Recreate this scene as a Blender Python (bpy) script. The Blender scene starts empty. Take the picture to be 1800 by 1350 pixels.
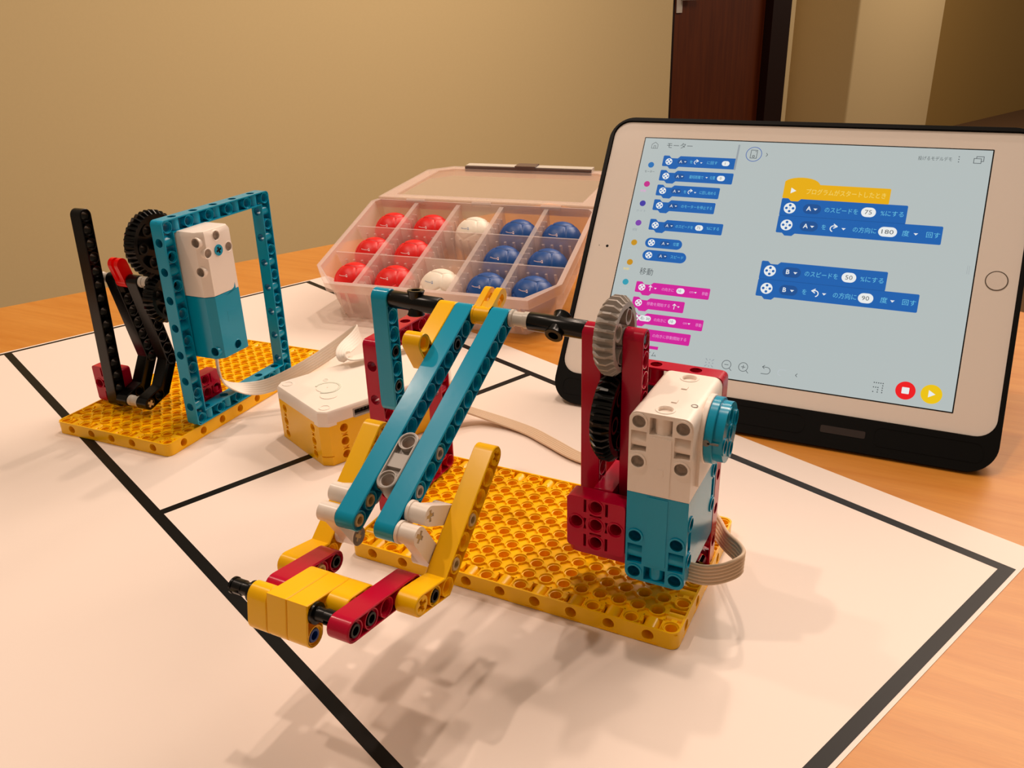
import bpy, bmesh, math, random
from math import sin, cos, pi, radians, sqrt, atan2
from mathutils import Vector, Matrix
from mathutils.geometry import tessellate_polygon
random.seed(7)
scn = bpy.context.scene
COL = scn.collection
S = 0.008            # one building module = 8 mm; geometry below is authored in modules

# ------------------------------------------------------------------ camera
camd = bpy.data.cameras.new('camera'); cam = bpy.data.objects.new('camera', camd); COL.objects.link(cam)
CR = [(0.8924, 0.4503, -0.0284), (0.1586, -0.3719, -0.9146), (-0.4224, 0.8117, -0.4033)]   # right, down, forward
CX = Vector((26.8347, -31.1352, 27.9170))
r_, d_, f_ = (Vector(v).normalized() for v in CR)
mw = Matrix((( r_[0], -d_[0], -f_[0], CX[0]*S), (r_[1], -d_[1], -f_[1], CX[1]*S), (r_[2], -d_[2], -f_[2], CX[2]*S), (0, 0, 0, 1)))
cam.matrix_world = mw
camd.sensor_width = 36; camd.lens = 36*1480.92/1800; camd.clip_start = 0.01; camd.clip_end = 50
scn.camera = cam
scn.view_settings.view_transform = 'Standard'; scn.view_settings.look = 'None'
scn.view_settings.exposure = 0.08; scn.view_settings.gamma = 1.0; scn.view_settings.use_curve_mapping = False

# ------------------------------------------------------------------ world + lights
def lin(c):
    return tuple((x/12.92 if x <= .04045 else ((x+.055)/1.055)**2.4) for x in c)
def rgb(h):
    h = h.lstrip('#'); return lin([int(h[i:i+2], 16)/255 for i in (0, 2, 4)])
w = bpy.data.worlds.new('room_light'); scn.world = w; w.use_nodes = True
bg = w.node_tree.nodes['Background']; bg.inputs[0].default_value = (1.0, .76, .54, 1); bg.inputs[1].default_value = .21
def lamp(name, kind, loc, power, size=None, color=(1, .785, .63), target=(5, 3, 0), size_y=None):
    l = bpy.data.lights.new(name, kind); l.energy = power; l.color = color
    if kind == 'AREA':
        l.size = size
        if size_y: l.shape = 'RECTANGLE'; l.size_y = size_y
    elif size: l.shadow_soft_size = size
    o = bpy.data.objects.new(name, l); COL.objects.link(o); o.location = Vector(loc)*S
    o.rotation_euler = (Vector(target)-Vector(loc)).to_track_quat('-Z', 'Y').to_euler()
    return o
lamp('ceiling_downlight', 'AREA', (0, 40, 195), 5.0, .045)
lamp('ceiling_downlight', 'AREA', (-66, -34, 195), 5.0, .045)
lamp('ceiling_downlight', 'AREA', (-14, 112, 195), 4.5, .05)
lamp('ceiling_downlight', 'AREA', (-120, 20, 195), 3.3, .06)
lamp('panel_or_fill_light', 'AREA', (92, 215, 195), 34.0, 1.3, target=(60, 60, 0), size_y=1.0)
_e1 = (.9273, -.3743); _e2 = (.3743, .9273)
def st_(s, t, z): return (_e1[0]*s+_e2[0]*t, _e1[1]*s+_e2[1]*t, z)
lamp('panel_or_fill_light', 'AREA', st_(-130, 240, 198), 20.0, .8, target=st_(-300, 200, 40), size_y=.6)  # added fill that brightens the left wall, not a known fixture
lamp('panel_or_fill_light', 'AREA', st_(-120, 700, 198), 22.0, .8, target=st_(-300, 640, 40), size_y=.6)  # added fill for the pillar front, no known fixture there

# ------------------------------------------------------------------ materials
def mat(name, col, rough=.3, spec=.5, coat=0, bump=0, bscale=80, var=0, emis=None, estr=1, trans=0, sss=0):
    m = bpy.data.materials.new(name); m.use_nodes = True; nt = m.node_tree; b = nt.nodes['Principled BSDF']
    b.inputs['Base Color'].default_value = (*col, 1); b.inputs['Roughness'].default_value = rough
    b.inputs['Specular IOR Level'].default_value = spec; b.inputs['Coat Weight'].default_value = coat
    b.inputs['Coat Roughness'].default_value = .08
    if emis:
        b.inputs['Emission Color'].default_value = (*emis, 1); b.inputs['Emission Strength'].default_value = estr
    tc = nt.nodes.new('ShaderNodeTexCoord')
    if bump or var:
        n = nt.nodes.new('ShaderNodeTexNoise'); n.inputs['Scale'].default_value = bscale; n.inputs['Detail'].default_value = 3
        nt.links.new(tc.outputs['Object'], n.inputs['Vector'])
        if bump:
            bp = nt.nodes.new('ShaderNodeBump'); bp.inputs['Strength'].default_value = bump; bp.inputs['Distance'].default_value = .0004
            nt.links.new(n.outputs['Fac'], bp.inputs['Height']); nt.links.new(bp.outputs[0], b.inputs['Normal'])
        if var:
            mx = nt.nodes.new('ShaderNodeMix'); mx.data_type = 'RGBA'
            mx.inputs['A'].default_value = (*[c*(1-var) for c in col], 1); mx.inputs['B'].default_value = (*[min(1, c*(1+var)) for c in col], 1)
            nt.links.new(n.outputs['Fac'], mx.inputs['Factor']); nt.links.new(mx.outputs['Result'], b.inputs['Base Color'])
    if trans:
        t = nt.nodes.new('ShaderNodeBsdfTransparent'); t.inputs[0].default_value = (1, .97, .95, 1)
        ms = nt.nodes.new('ShaderNodeMixShader'); ms.inputs[0].default_value = 1-trans
        out = nt.nodes['Material Output']
        nt.links.new(t.outputs[0], ms.inputs[1]); nt.links.new(b.outputs[0], ms.inputs[2]); nt.links.new(ms.outputs[0], out.inputs['Surface'])
    return m
TEAL = mat('teal_plastic', (0, .32, .53), .2, spec=.4, bump=.05, bscale=200)
YEL = mat('yellow_plastic', (1.0, .54, 0), .26, spec=.35, bump=.04, bscale=200)
CRIM = mat('crimson_plastic', (.50, 0, .03), .2, spec=.35)
WHT = mat('white_plastic', rgb('FAEEE4'), .3)
BLK = mat('black_plastic', rgb('060606'), .25, spec=.35)
GREY = mat('grey_plastic', rgb('ACA49E'), .35)
LGREY = mat('light_grey_plastic', rgb('CFC8BE'), .3)
RED = mat('red_plastic', rgb('E60000'), .25)
TAN = mat('tan_plastic', rgb('CDB07A'), .35)
BLUE = mat('blue_plastic', rgb('0B3C94'), .3)
MILK = mat('milky_plastic', rgb('FBF0E6'), .25, trans=.12)
PRINT = mat('grey_print', rgb('7C7C78'), .4)
CABLE = mat('ribbon_cable_plastic', rgb('E2C6A8'), .45)
CABLE2 = mat('pale_ribbon_cable_plastic', rgb('F4EADF'), .45)
FROST = mat('frosted_clear_plastic', rgb('FAECE8'), .22, trans=.68)
FROST2 = mat('frosted_clear_lid', rgb('F6E6DC'), .2, trans=.82)
SMOKE = mat('smoky_plastic', rgb('5E4A46'), .3)
CASE = mat('black_case_rubber', rgb('040404'), .5, spec=.18)
BEZ = mat('white_glass_bezel', rgb('F7EEE6'), .12)
CHROME = mat('gold_metal_ring', rgb('A89A90'), .2); CHROME.node_tree.nodes['Principled BSDF'].inputs['Metallic'].default_value = 1
LREDB = mat('red_leather', rgb('E40606'), .4, bump=.2, bscale=500)
LBLUB = mat('blue_leather', rgb('0A4C98'), .4, bump=.2, bscale=500)
LWHTB = mat('white_leather', rgb('F6ECDC'), .4, bump=.2, bscale=500)
INKW = mat('silver_ink', rgb('E8C8C8'), .5)
INKB = mat('blue_ink', rgb('7F93B8'), .5)
PAPER = mat('mat_paper', rgb('EFE0D6'), .45, spec=.3, bump=.25, bscale=14, var=.01)
LINE = mat('black_line_print', rgb('070605'), .45, spec=.2, bump=.1, bscale=60)

def wood_mat(name, c1, c2, scale=1.0, rough=.3, dirv=(1, 14, 1), rot=0):
    m = bpy.data.materials.new(name); m.use_nodes = True; nt = m.node_tree; b = nt.nodes['Principled BSDF']
    tc = nt.nodes.new('ShaderNodeTexCoord'); mp = nt.nodes.new('ShaderNodeMapping')
    mp.inputs['Scale'].default_value = [s*scale for s in dirv]; mp.inputs['Rotation'].default_value = (0, 0, rot)
    n = nt.nodes.new('ShaderNodeTexNoise'); n.inputs['Scale'].default_value = 3; n.inputs['Detail'].default_value = 8; n.inputs['Distortion'].default_value = .6
    cr = nt.nodes.new('ShaderNodeValToRGB'); cr.color_ramp.elements[0].position = .3; cr.color_ramp.elements[1].position = .7
    cr.color_ramp.elements[0].color = (*c1, 1); cr.color_ramp.elements[1].color = (*c2, 1)
    n2 = nt.nodes.new('ShaderNodeTexNoise'); n2.inputs['Scale'].default_value = 40; n2.inputs['Detail'].default_value = 4
    mx = nt.nodes.new('ShaderNodeMix'); mx.data_type = 'RGBA'; mx.blend_type = 'MULTIPLY'; mx.inputs['Factor'].default_value = .18
    L = nt.links.new
    L(tc.outputs['Object'], mp.inputs['Vector']); L(mp.outputs[0], n.inputs['Vector']); L(mp.outputs[0], n2.inputs['Vector'])
    L(n.outputs['Fac'], cr.inputs[0]); L(cr.outputs[0], mx.inputs['A']); L(n2.outputs['Fac'], mx.inputs['B']); L(mx.outputs['Result'], b.inputs['Base Color'])
    b.inputs['Roughness'].default_value = rough; b.inputs['Specular IOR Level'].default_value = .35
    return m
TABLEW = wood_mat('beech_laminate', rgb('CB8028'), rgb('D8923C'), 3.0, .33, (1, 14, 1), radians(22))
DOORW = wood_mat('dark_door_veneer', rgb('552004'), rgb('6A2E08'), 1.2, .4, (14, 14, 1))
FRAMEW = mat('dark_door_frame', rgb('1E0703'), .5, spec=.2)
WALLD = mat('shaded_olive_wall', rgb('B5924E'), .85, bump=.25, bscale=120)  # far wall's weaker light put into a darker olive base colour
WALLM = mat('painted_wall', rgb('DEC896'), .85, bump=.25, bscale=120, var=.02)
FLOORM = mat('brown_carpet', rgb('7A5A38'), .95, bump=.5, bscale=300, var=.1)

# ------------------------------------------------------------------ mesh helpers
class MB:
    def __init__(s): s.v = []; s.f = []
    def add(s, vs, fs):
        o = len(s.v); s.v += [tuple(v) for v in vs]; s.f += [tuple(i+o for i in f) for f in fs]; return s
    def move(s, d): s.v = [(a+d[0], b+d[1], c+d[2]) for a, b, c in s.v]; return s
    def clipz(s, z): s.v = [(a, b, max(c, z)) for a, b, c in s.v]; return s
    def build(s, name, m, parent=None, bevel=0, smooth=40, kind=None, label=None):
        me = bpy.data.meshes.new(name); me.from_pydata([(a*S, b*S, c*S) for a, b, c in s.v], [], s.f)
        me.validate(); me.update()
        bm = bmesh.new(); bm.from_mesh(me); bmesh.ops.recalc_face_normals(bm, faces=bm.faces); bm.to_mesh(me); bm.free()
        me.materials.append(m)
        for p in me.polygons: p.use_smooth = True
        me.set_sharp_from_angle(angle=radians(smooth))
        o = bpy.data.objects.new(name, me); COL.objects.link(o)
        if parent: o.parent = parent
        if bevel:
            b = o.modifiers.new('bevel', 'BEVEL'); b.width = bevel*S; b.segments = 2; b.limit_method = 'ANGLE'; b.angle_limit = radians(50)
        if kind: o['kind'] = kind
        if label: o['label'] = label
        return o
class FR:                                  # local frame: a along A, b along B, w along A x B
    def __init__(s, O, A, B):
        s.O = Vector(O); s.A = Vector(A).normalized(); s.B = Vector(B); s.B = (s.B - s.A*s.B.dot(s.A)).normalized(); s.W = s.A.cross(s.B)
    def __call__(s, a, b, w): return s.O + s.A*a + s.B*b + s.W*w
XY = FR((0, 0, 0), (1, 0, 0), (0, 1, 0))
def circ(cx, cy, r, n=20, ph=0): return [(cx+r*cos(2*pi*i/n+ph), cy+r*sin(2*pi*i/n+ph)) for i in range(n)]
def rect(x0, y0, x1, y1): return [(x0, y0), (x1, y0), (x1, y1), (x0, y1)]
def rrect(x0, y0, x1, y1, r, n=5):
    o = []
    for cx, cy, a0 in ((x1-r, y0+r, -90), (x1-r, y1-r, 0), (x0+r, y1-r, 90), (x0+r, y0+r, 180)):
        for i in range(n+1):
            a = radians(a0+90*i/n); o.append((cx+r*cos(a), cy+r*sin(a)))
    return o
def cross(cx, cy, r=.3, t=.11, rot=0):
    p = [(r, -t), (r, t), (t, t), (t, r), (-t, r), (-t, t), (-r, t), (-r, -t), (-t, -t), (-t, -r), (t, -r), (t, -t)]
    c, s = cos(rot), sin(rot); return [(cx+c*x-s*y, cy+s*x+c*y) for x, y in p]
def offs(path, r, n=10):
    """rounded outline of a polyline (hole-centre path) at distance r, counter-clockwise"""
    P = [Vector(p) for p in path]; o = []
    def side(P):
        q = []
        for i in range(1, len(P)-1):
            d1 = (P[i]-P[i-1]).normalized(); d2 = (P[i+1]-P[i]).normalized()
            n1 = Vector((d1.y, -d1.x)); n2 = Vector((d2.y, -d2.x)); m = (n1+n2).normalized(); q.append(P[i]+m*r/max(.3, m.dot(n1)))
        return q
    def cap(c, d):
        a = atan2(d.y, d.x); return [c+Vector((cos(a-pi/2+pi*i/n), sin(a-pi/2+pi*i/n)))*r for i in range(n+1)]
    if len(P) == 1: return circ(P[0].x, P[0].y, r, 2*n)
    o += side(P); o += cap(P[-1], P[-1]-P[-2]); o += side(P[::-1]); o += cap(P[0], P[0]-P[1])
    return [(v.x, v.y) for v in o]
def prism(mb, fr, loops, w0, w1, ends=(1, 1)):
    vs = []; fs = []; n = sum(len(l) for l in loops)
    for w in (w0, w1):
        for l in loops: vs += [fr(a, b, w) for a, b in l]
    o = 0
    for l in loops:
        k = len(l)
        for i in range(k):
            j = (i+1) % k; fs.append((o+i, o+j, n+o+j, n+o+i))
        o += k
    if ends[0] or ends[1]:
        tris = tessellate_polygon([[Vector((a, b, 0)) for a, b in l] for l in loops])
        for t in tris:
            if ends[0]: fs.append(tuple(t[::-1]))
            if ends[1]: fs.append(tuple(n+i for i in t))
    mb.add(vs, fs)
def ring(mb, fr, outer, inner, w0, w1, closed=True):
    """band between two loops of equal length"""
    k = len(outer); vs = []
    for w in (w0, w1):
        vs += [fr(a, b, w) for a, b in outer]; vs += [fr(a, b, w) for a, b in inner]
    fs = []
    for i in range(k):
        j = (i+1) % k
        fs += [(i, j, 2*k+j, 2*k+i), (k+i, 3*k+i, 3*k+j, k+j), (i, k+i, k+j, j), (2*k+i, 2*k+j, 3*k+j, 3*k+i)]
    mb.add(vs, fs)
def tube(mb, fr, cx, cy, ro, ri, w0, w1, n=20): ring(mb, fr, circ(cx, cy, ro, n), circ(cx, cy, ri, n), w0, w1)
def cyl(mb, fr, cx, cy, r, w0, w1, n=20, ch=0):
    if ch:
        ls = [(r-ch, w0), (r, w0+ch), (r, w1-ch), (r-ch, w1)]
    else: ls = [(r, w0), (r, w1)]
    vs = []; fs = []
    for rr, w in ls: vs += [fr(a, b, w) for a, b in circ(cx, cy, rr, n)]
    for q in range(len(ls)-1):
        for i in range(n): fs.append((q*n+i, q*n+(i+1) % n, (q+1)*n+(i+1) % n, (q+1)*n+i))
    fs.append(tuple(range(n))[::-1]); fs.append(tuple((len(ls)-1)*n+i for i in range(n)))
    mb.add(vs, fs)
def box(mb, fr, a0, a1, b0, b1, w0, w1): prism(mb, fr, [rect(a0, b0, a1, b1)], w0, w1)
def lathe(mb, fr, prof, n=24):
    vs = []; fs = []
    for r, w_ in prof: vs += [fr(r*cos(2*pi*i/n), r*sin(2*pi*i/n), w_) for i in range(n)]
    for q in range(len(prof)-1):
        for i in range(n): fs.append((q*n+i, q*n+(i+1) % n, (q+1)*n+(i+1) % n, (q+1)*n+i))
    mb.add(vs, fs)
def boolean(mbA, mbB):
    """mesh A minus mesh B"""
    def mk(mb):
        me = bpy.data.meshes.new('t'); me.from_pydata(mb.v, [], mb.f); bm = bmesh.new(); bm.from_mesh(me)
        bmesh.ops.recalc_face_normals(bm, faces=bm.faces); bm.to_mesh(me); bm.free()
        o = bpy.data.objects.new('t', me); COL.objects.link(o); return o
    a, b = mk(mbA), mk(mbB); m = a.modifiers.new('b', 'BOOLEAN'); m.operation = 'DIFFERENCE'; m.object = b; m.solver = 'EXACT'
    bpy.context.view_layer.update(); dg = bpy.context.evaluated_depsgraph_get(); me = a.evaluated_get(dg).to_mesh()
    r = MB(); r.v = [tuple(v.co) for v in me.vertices]; r.f = [tuple(p.vertices) for p in me.polygons]
    for o in (a, b):
        d = o.data; bpy.data.objects.remove(o); bpy.data.meshes.remove(d)
    return r

# ------------------------------------------------------------------ names, labels
def tag(o, label, cat, group=None):
    o['label'] = label; o['category'] = cat
    if group: o['group'] = group
    return o
def empty(name, label, cat, loc=(0, 0, 0), mtx=None, group=None):
    o = bpy.data.objects.new(name, None); COL.objects.link(o); o.empty_display_size = .01
    if mtx is not None: o.matrix_world = mtx
    else: o.location = Vector(loc)*S
    return tag(o, label, cat, group)
def struct(o): o['kind'] = 'structure'; return o

# =================================================================== ROOM
TH = -0.3835952; E1 = Vector((cos(TH), sin(TH), 0)); E2 = Vector((-sin(TH), cos(TH), 0))
def ST(s, t, z=0): return E1*s + E2*t + Vector((0, 0, z))
def wall(name, pts, z0, z1, m, thick=6):
    """vertical wall following an (s,t) polyline, with thickness away from the room"""
    mb = MB(); P = [Vector(p) for p in pts]; Q = []
    for i, p in enumerate(P):
        d = (P[min(i+1, len(P)-1)]-P[max(i-1, 0)]).normalized(); Q.append(p+Vector((-d.y, d.x))*thick)
    lp = [(p.x, p.y) for p in P]+[(p.x, p.y) for p in Q[::-1]]
    prism(mb, FR((0, 0, 0), E1, E2), [lp], z0, z1); return struct(mb.build(name, m, smooth=30))
ZF = -92
wall('wall_left', [(-300, -420), (-300, 399)], ZF, 210, WALLM)
wall('wall_over_door', [(-300, 399), (-300, 516)], 165, 210, WALLM)
wall('wall_right', [(-300, 516), (-300, 527), (-430, 540), (-430, 618)], ZF, 210, WALLM)
mb = MB(); prism(mb, FR((0, 0, 0), E1, E2), [rrect(-430, 604, -296, 742, 2)], ZF, 210); struct(mb.build('wall_pillar', WALLM))
wall('wall_far', [(-345, 742), (-345, 1330)], ZF, 210, WALLD)
fl = MB(); prism(fl, FR((0, 0, 0), E1, E2), [rect(-440, -420, 330, 1250)], ZF-4, ZF); struct(fl.build('floor', FLOORM))
bb = MB(); prism(bb, FR((0, 0, 0), E1, E2), [rect(-300, -420, -298, 396)], ZF, ZF+9); struct(bb.build('baseboard_left', FRAMEW))
# door leaf + frame + lever
dr = empty('door_1', 'dark brown wooden door standing in the wall behind the tablet', 'door', ST(-303, 445, ZF)); dr['kind'] = 'structure'
for k in ('label', 'category'): del dr[k]
F0 = FR(-(ST(-303, 445, ZF)), E1, E2)
m = MB(); prism(m, F0, [rect(-306, 402, -301.5, 494)], ZF, 165); m.build('door_leaf', DOORW, dr)
m = MB(); prism(m, F0, [rect(-309, 494.5, -296, 515.5)], ZF, 171)
prism(m, F0, [rect(-309, 399, -300.5, 401.5)], ZF, 171); prism(m, F0, [rect(-309, 399, -296, 515.5)], 165.5, 171); m.build('door_frame', FRAMEW, dr)
m = MB(); prism(m, F0, [rrect(-301.5, 403.5, -300.6, 408.5, .4)], 25, 41); prism(m, F0, [rrect(-300.6, 405.4, -298, 406.8, .3)], 33, 35)
prism(m, F0, [rrect(-298.8, 404.8, -297.2, 419, .7)], 31.6, 34.2); m.build('door_handle', LGREY, dr)

# =================================================================== TABLE
tcor = [Vector((-63.5, 21.6)), Vector((-29.3, 91.9)), Vector((62, 47.3))]
tdir = (tcor[1]-tcor[0]).normalized(); pA = tcor[0]-tdir*110; pD = tcor[2]-tdir*140
tb = empty('table', 'light beech table under the white mat, tablet and toys', 'table', (0, 0, ZF))
F0 = FR((0, 0, -ZF), (1, 0, 0), (0, 1, 0))
m = MB(); prism(m, F0, [[tuple(p) for p in (pA, pD, tcor[2], tcor[1])]], -3.6, -.03); m.build('tabletop', TABLEW, tb, bevel=.25)
for p in (pA, pD, tcor[2], tcor[1]):
    cc = (pA+tcor[2])/2; q = p+(cc-p)*.08; m = MB(); cyl(m, FR((q.x, q.y, 0), (1, 0, 0), (0, 1, 0)), 0, 0, 2.4, 0, -ZF-3.6, 24); m.build('leg', LGREY, tb)

# =================================================================== PAPER MAT
FM = FR((0, 0, 0), E1, E2)
pm = empty('paper_mat', 'large white paper mat with black rectangle lines spread over the table', 'mat', (0, 0, 0))
m = MB(); prism(m, FM, [rect(-51.0, -46, 26.05, 27.75)], -.03, 0); m.build('sheet', PAPER, pm)
def line(s0, t0, s1, t1): mm = MB(); prism(mm, FM, [rect(s0, t0, s1, t1)], -.005, .006); mm.build('black_line', LINE, pm)
line(-50.3, -6.92, 25.15, -6.25); line(-50.7, 24.6, 25.84, 25.24); line(25.16, -34, 25.84, 24.6); line(-50.72, -46, -50.3, 24.6); line(-12.5, -6.25, -11.87, 24.6)

# =================================================================== BRICK-SYSTEM PARTS
def beam_mb(fr, path, holes, th=1.0, off=0, cross_at=()):
    """technic beam: path of hole centres, holes list of (a,b); thickness th along w from off"""
    m = MB(); w0, w1 = off+.01, off+th-.01
    O = offs(path, .49); Oi = offs(path, .455); I = offs(path, .405)
    # outer band with chamfered edges
    k = len(O); vs = []
    for lp, w_ in ((I, w0), (Oi, w0), (O, w0+.035), (O, w1-.035), (Oi, w1), (I, w1)): vs += [fr(a, b, w_) for a, b in lp]
    fs = []
    for q in range(6):
        p = (q+1) % 6
        for i in range(k): j = (i+1) % k; fs.append((q*k+i, q*k+j, p*k+j, p*k+i))
    m.add(vs, fs)
    hl = []
    for i, (a, b) in enumerate(holes):
        hl.append(cross(a, b, .3, .1, .5) if i in cross_at else circ(a, b, .3, 16))
    wm = (w0+w1)/2
    prism(m, fr, [offs(path, .42)]+hl, wm-.2, wm+.2)
    for i, (a, b) in enumerate(holes):
        if i in cross_at:
            prism(m, fr, [circ(a, b, .42, 16), cross(a, b, .3, .1, .5)], w0, w1)
        else:
            lathe(m, FR(fr(a, b, 0), fr.A, fr.B), [(.43, w0), (.385, w0), (.36, w0+.1), (.305, w0+.1), (.305, w1-.1), (.36, w1-.1), (.385, w1), (.43, w1), (.43, w0)], 20)
    return m
def straight(n): return [(0, 0), (n-1, 0)], [(i, 0) for i in range(n)]
def poly_holes(path, step=1.0):
    h = []
    for i in range(len(path)-1):
        a, b = Vector(path[i]), Vector(path[i+1]); L = (b-a).length; k = int(round(L))
        h += [tuple(a.lerp(b, j/max(k, 1))) for j in range(0 if i == 0 else 1, k+1)]
    return h
def pin_mb(fr, a, b, w0, w1, split=True):
    """connector pin in a hole: hollow split cylinder with a collar"""
    m = MB(); lathe(m, FR(fr(a, b, 0), fr.A, fr.B), [(.18, w0), (.27, w0), (.295, w0+.08), (.295, w1-.08), (.27, w1), (.18, w1), (.18, w1-.35), (.0, w1-.35)], 18)
    lathe(m, FR(fr(a, b, 0), fr.A, fr.B), [(.18, w0), (.18, w0+.35), (.0, w0+.35)], 18)
    return m
def bush_mb(fr, a, b, w0, w1, r=.44):
    m = MB(); lathe(m, FR(fr(a, b, 0), fr.A, fr.B), [(.24, w0), (r, w0), (r, w0+.14), (r-.08, w0+.18), (r-.08, w1-.3), (r-.03, w1-.26), (r-.03, w1), (.24, w1), (.24, w0)], 24)
    return m
def axle_mb(fr, a, b, w0, w1):
    m = MB(); prism(m, fr, [cross(a, b, .27, .09, .6)], w0, w1); return m
def gear_mb(fr, teeth, w0, w1, n_holes=4, hr=1.0):
    R = teeth/16.0; Ro, Ri = R+.13, R-.16
    def out(k=1.0, tip=1.0):
        o = []
        for i in range(teeth):
            a = 2*pi*i/teeth; d = 2*pi/teeth
            o += [(Ri*cos(a-d*.46), Ri*sin(a-d*.46)), (Ri*cos(a-d*.28), Ri*sin(a-d*.28)), (Ro*tip*cos(a-d*.12), Ro*tip*sin(a-d*.12)), (Ro*tip*cos(a+d*.12), Ro*tip*sin(a+d*.12)), (Ri*cos(a+d*.28), Ri*sin(a+d*.28))]
        return o
    m = MB(); L = [(out(1, (Ri+.03)/Ro), w0), (out(1, 1), w0+.28), (out(1, 1), w1-.28), (out(1, (Ri+.03)/Ro), w1)]
    n = len(L[0][0]); vs = []; fs = []
    for lp, w_ in L: vs += [fr(x, y, w_) for x, y in lp]
    for q in range(3):
        for i in range(n): j = (i+1) % n; fs.append((q*n+i, q*n+j, (q+1)*n+j, (q+1)*n+i))
    m.add(vs, fs)
    rim = Ri-.28
    for w_ in (w0, w1):     # rim annulus
        o = L[0][0]; inner = [(x*rim/max(1e-6, sqrt(x*x+y*y)), y*rim/max(1e-6, sqrt(x*x+y*y))) for x, y in o]
        vs = [fr(x, y, w_) for x, y in o]+[fr(x, y, w_) for x, y in inner]
        m.add(vs, [(i, (i+1) % n, n+(i+1) % n, n+i) for i in range(n)])
    vs = [fr(x, y, w0) for x, y in inner]+[fr(x, y, w1) for x, y in inner]
    m.add(vs, [(i, (i+1) % n, n+(i+1) % n, n+i) for i in range(n)])
    holes = [cross(0, 0, .3, .1, .3)]+[circ(hr*cos(2*pi*i/n_holes+.5), hr*sin(2*pi*i/n_holes+.5), .31, 16) for i in range(n_holes)]
    prism(m, fr, [circ(0, 0, rim+.02, 40)]+holes, w0+.32, w1-.32)
    tube(m, fr, 0, 0, .45, .3, w0, w1)
    for i in range(n_holes): tube(m, fr, hr*cos(2*pi*i/n_holes+.5), hr*sin(2*pi*i/n_holes+.5), .43, .31, w0, w1)
    return m

# ---- 11 x 19 base plate (a: 0..19, b: 0..11), shared mesh
def plate_mb():
    fr = XY; L, Wd = 19, 11
    band = MB(); prism(band, fr, [rrect(.03, .03, L-.03, Wd-.03, .45, 6), rrect(.13, .13, L-.13, Wd-.13, .37, 6)], .02, .97)
    cut = MB()
    for k in range(1, 19, 2):
        for y0 in (-.5, Wd-.5): cyl(cut, FR((k+.5, y0, .5), (1, 0, 0), (0, 0, 1)), 0, 0, .3, -1.0, 0, 20)
    for k in range(1, 11, 2):
        for x0 in (-.5, L-.5): cyl(cut, FR((x0, k+.5, .5), (0, 1, 0), (0, 0, 1)), 0, 0, .3, 0, 1.0, 20)
    m = boolean(band, cut)
    side = set()
    for k in range(1, 19, 2): side |= {(k, 0), (k, Wd-1)}
    for k in range(1, 11, 2): side |= {(0, k), (L-1, k)}
    N = 16
    for i in range(L):
        for j in range(Wd):
            cx, cy = i+.5, j+.5
            if (i, j) in side:
                # pin bore lying on its side, opening in the plate's edge, in an open pocket
                if j in (0, Wd-1): fr2 = FR((cx, 0 if j == 0 else Wd, .5), (1, 0, 0), (0, 0, 1)); sgn = -1 if j == 0 else 1
                else: fr2 = FR((0 if i == 0 else L, cy, .5), (0, 1, 0), (0, 0, 1)); sgn = 1 if i == 0 else -1
                w0, w1 = sorted((sgn*.05, sgn*.98)); tube(m, fr2, 0, 0, .41, .3, w0, w1, 18)
                cyl(m, fr2, 0, 0, .3, *sorted((sgn*.75, sgn*.8)), 18)
                m.add([(i, j, .12), (i+1, j, .12), (i+1, j+1, .12), (i, j+1, .12)], [(0, 1, 2, 3)])
                for (xa, ya, xb, yb) in ((i, j, i+1, j), (i, j+1, i+1, j+1), (i, j, i, j+1), (i+1, j, i+1, j+1)):
                    if 0 < (xa+xb)/2 < L and 0 < (ya+yb)/2 < Wd: box(m, fr, max(.08, min(xa, xb)-.03), min(L-.08, max(xa, xb)+.03), max(.08, min(ya, yb)-.03), min(Wd-.08, max(ya, yb)+.03), .1, .86)
                continue
            # vertical hole: square cell web around a lipped tube
            sq = [(cx+x*.5, cy+y*.5) for x, y in [(1, 0), (1, .41), (1, 1), (.41, 1), (0, 1), (-.41, 1), (-1, 1), (-1, .41), (-1, 0), (-1, -.41), (-1, -1), (-.41, -1), (0, -1), (.41, -1), (1, -1), (1, -.41)]]
            x0, x1, y0, y1 = .1, L-.1, .1, Wd-.1
            vs = [(min(max(a, x0), x1), min(max(b, y0), y1), .84) for a, b in sq]+[(a, b, .84) for a, b in circ(cx, cy, .38, N)]
            m.add(vs, [(q, (q+1) % N, N+(q+1) % N, N+q) for q in range(N)])
            lathe(m, FR((cx, cy, 0), (1, 0, 0), (0, 1, 0)), [(.44, .7), (.44, .95), (.43, .968), (.385, .968), (.37, .95), (.36, .89), (.3, .88), (.3, .3), (.0, .3)], N)
    # ribs joining the tubes
    for i in range(L):
        for j in range(Wd):
            if (i, j) in side: continue
            for di, dj in ((1, 0), (0, 1)):
                i2, j2 = i+di, j+dj
                if i2 >= L or j2 >= Wd: continue
                l = .59 if (i2, j2) not in side else .5
                if di: box(m, fr, i+.91, i+.91+.2+(.0 if l > .55 else -.02), j+.36, j+.64, .6, .955)
                else: box(m, fr, i+.36, i+.64, j+.91, j+1.1, .6, .955)
            if i == 0: box(m, fr, .1, .12, j+.3, j+.7, .6, .955)
    prism(m, fr, [rrect(.12, .12, L-.12, Wd-.12, .4, 4)], .02, .1)
    return m
PLATE = plate_mb()

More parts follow.
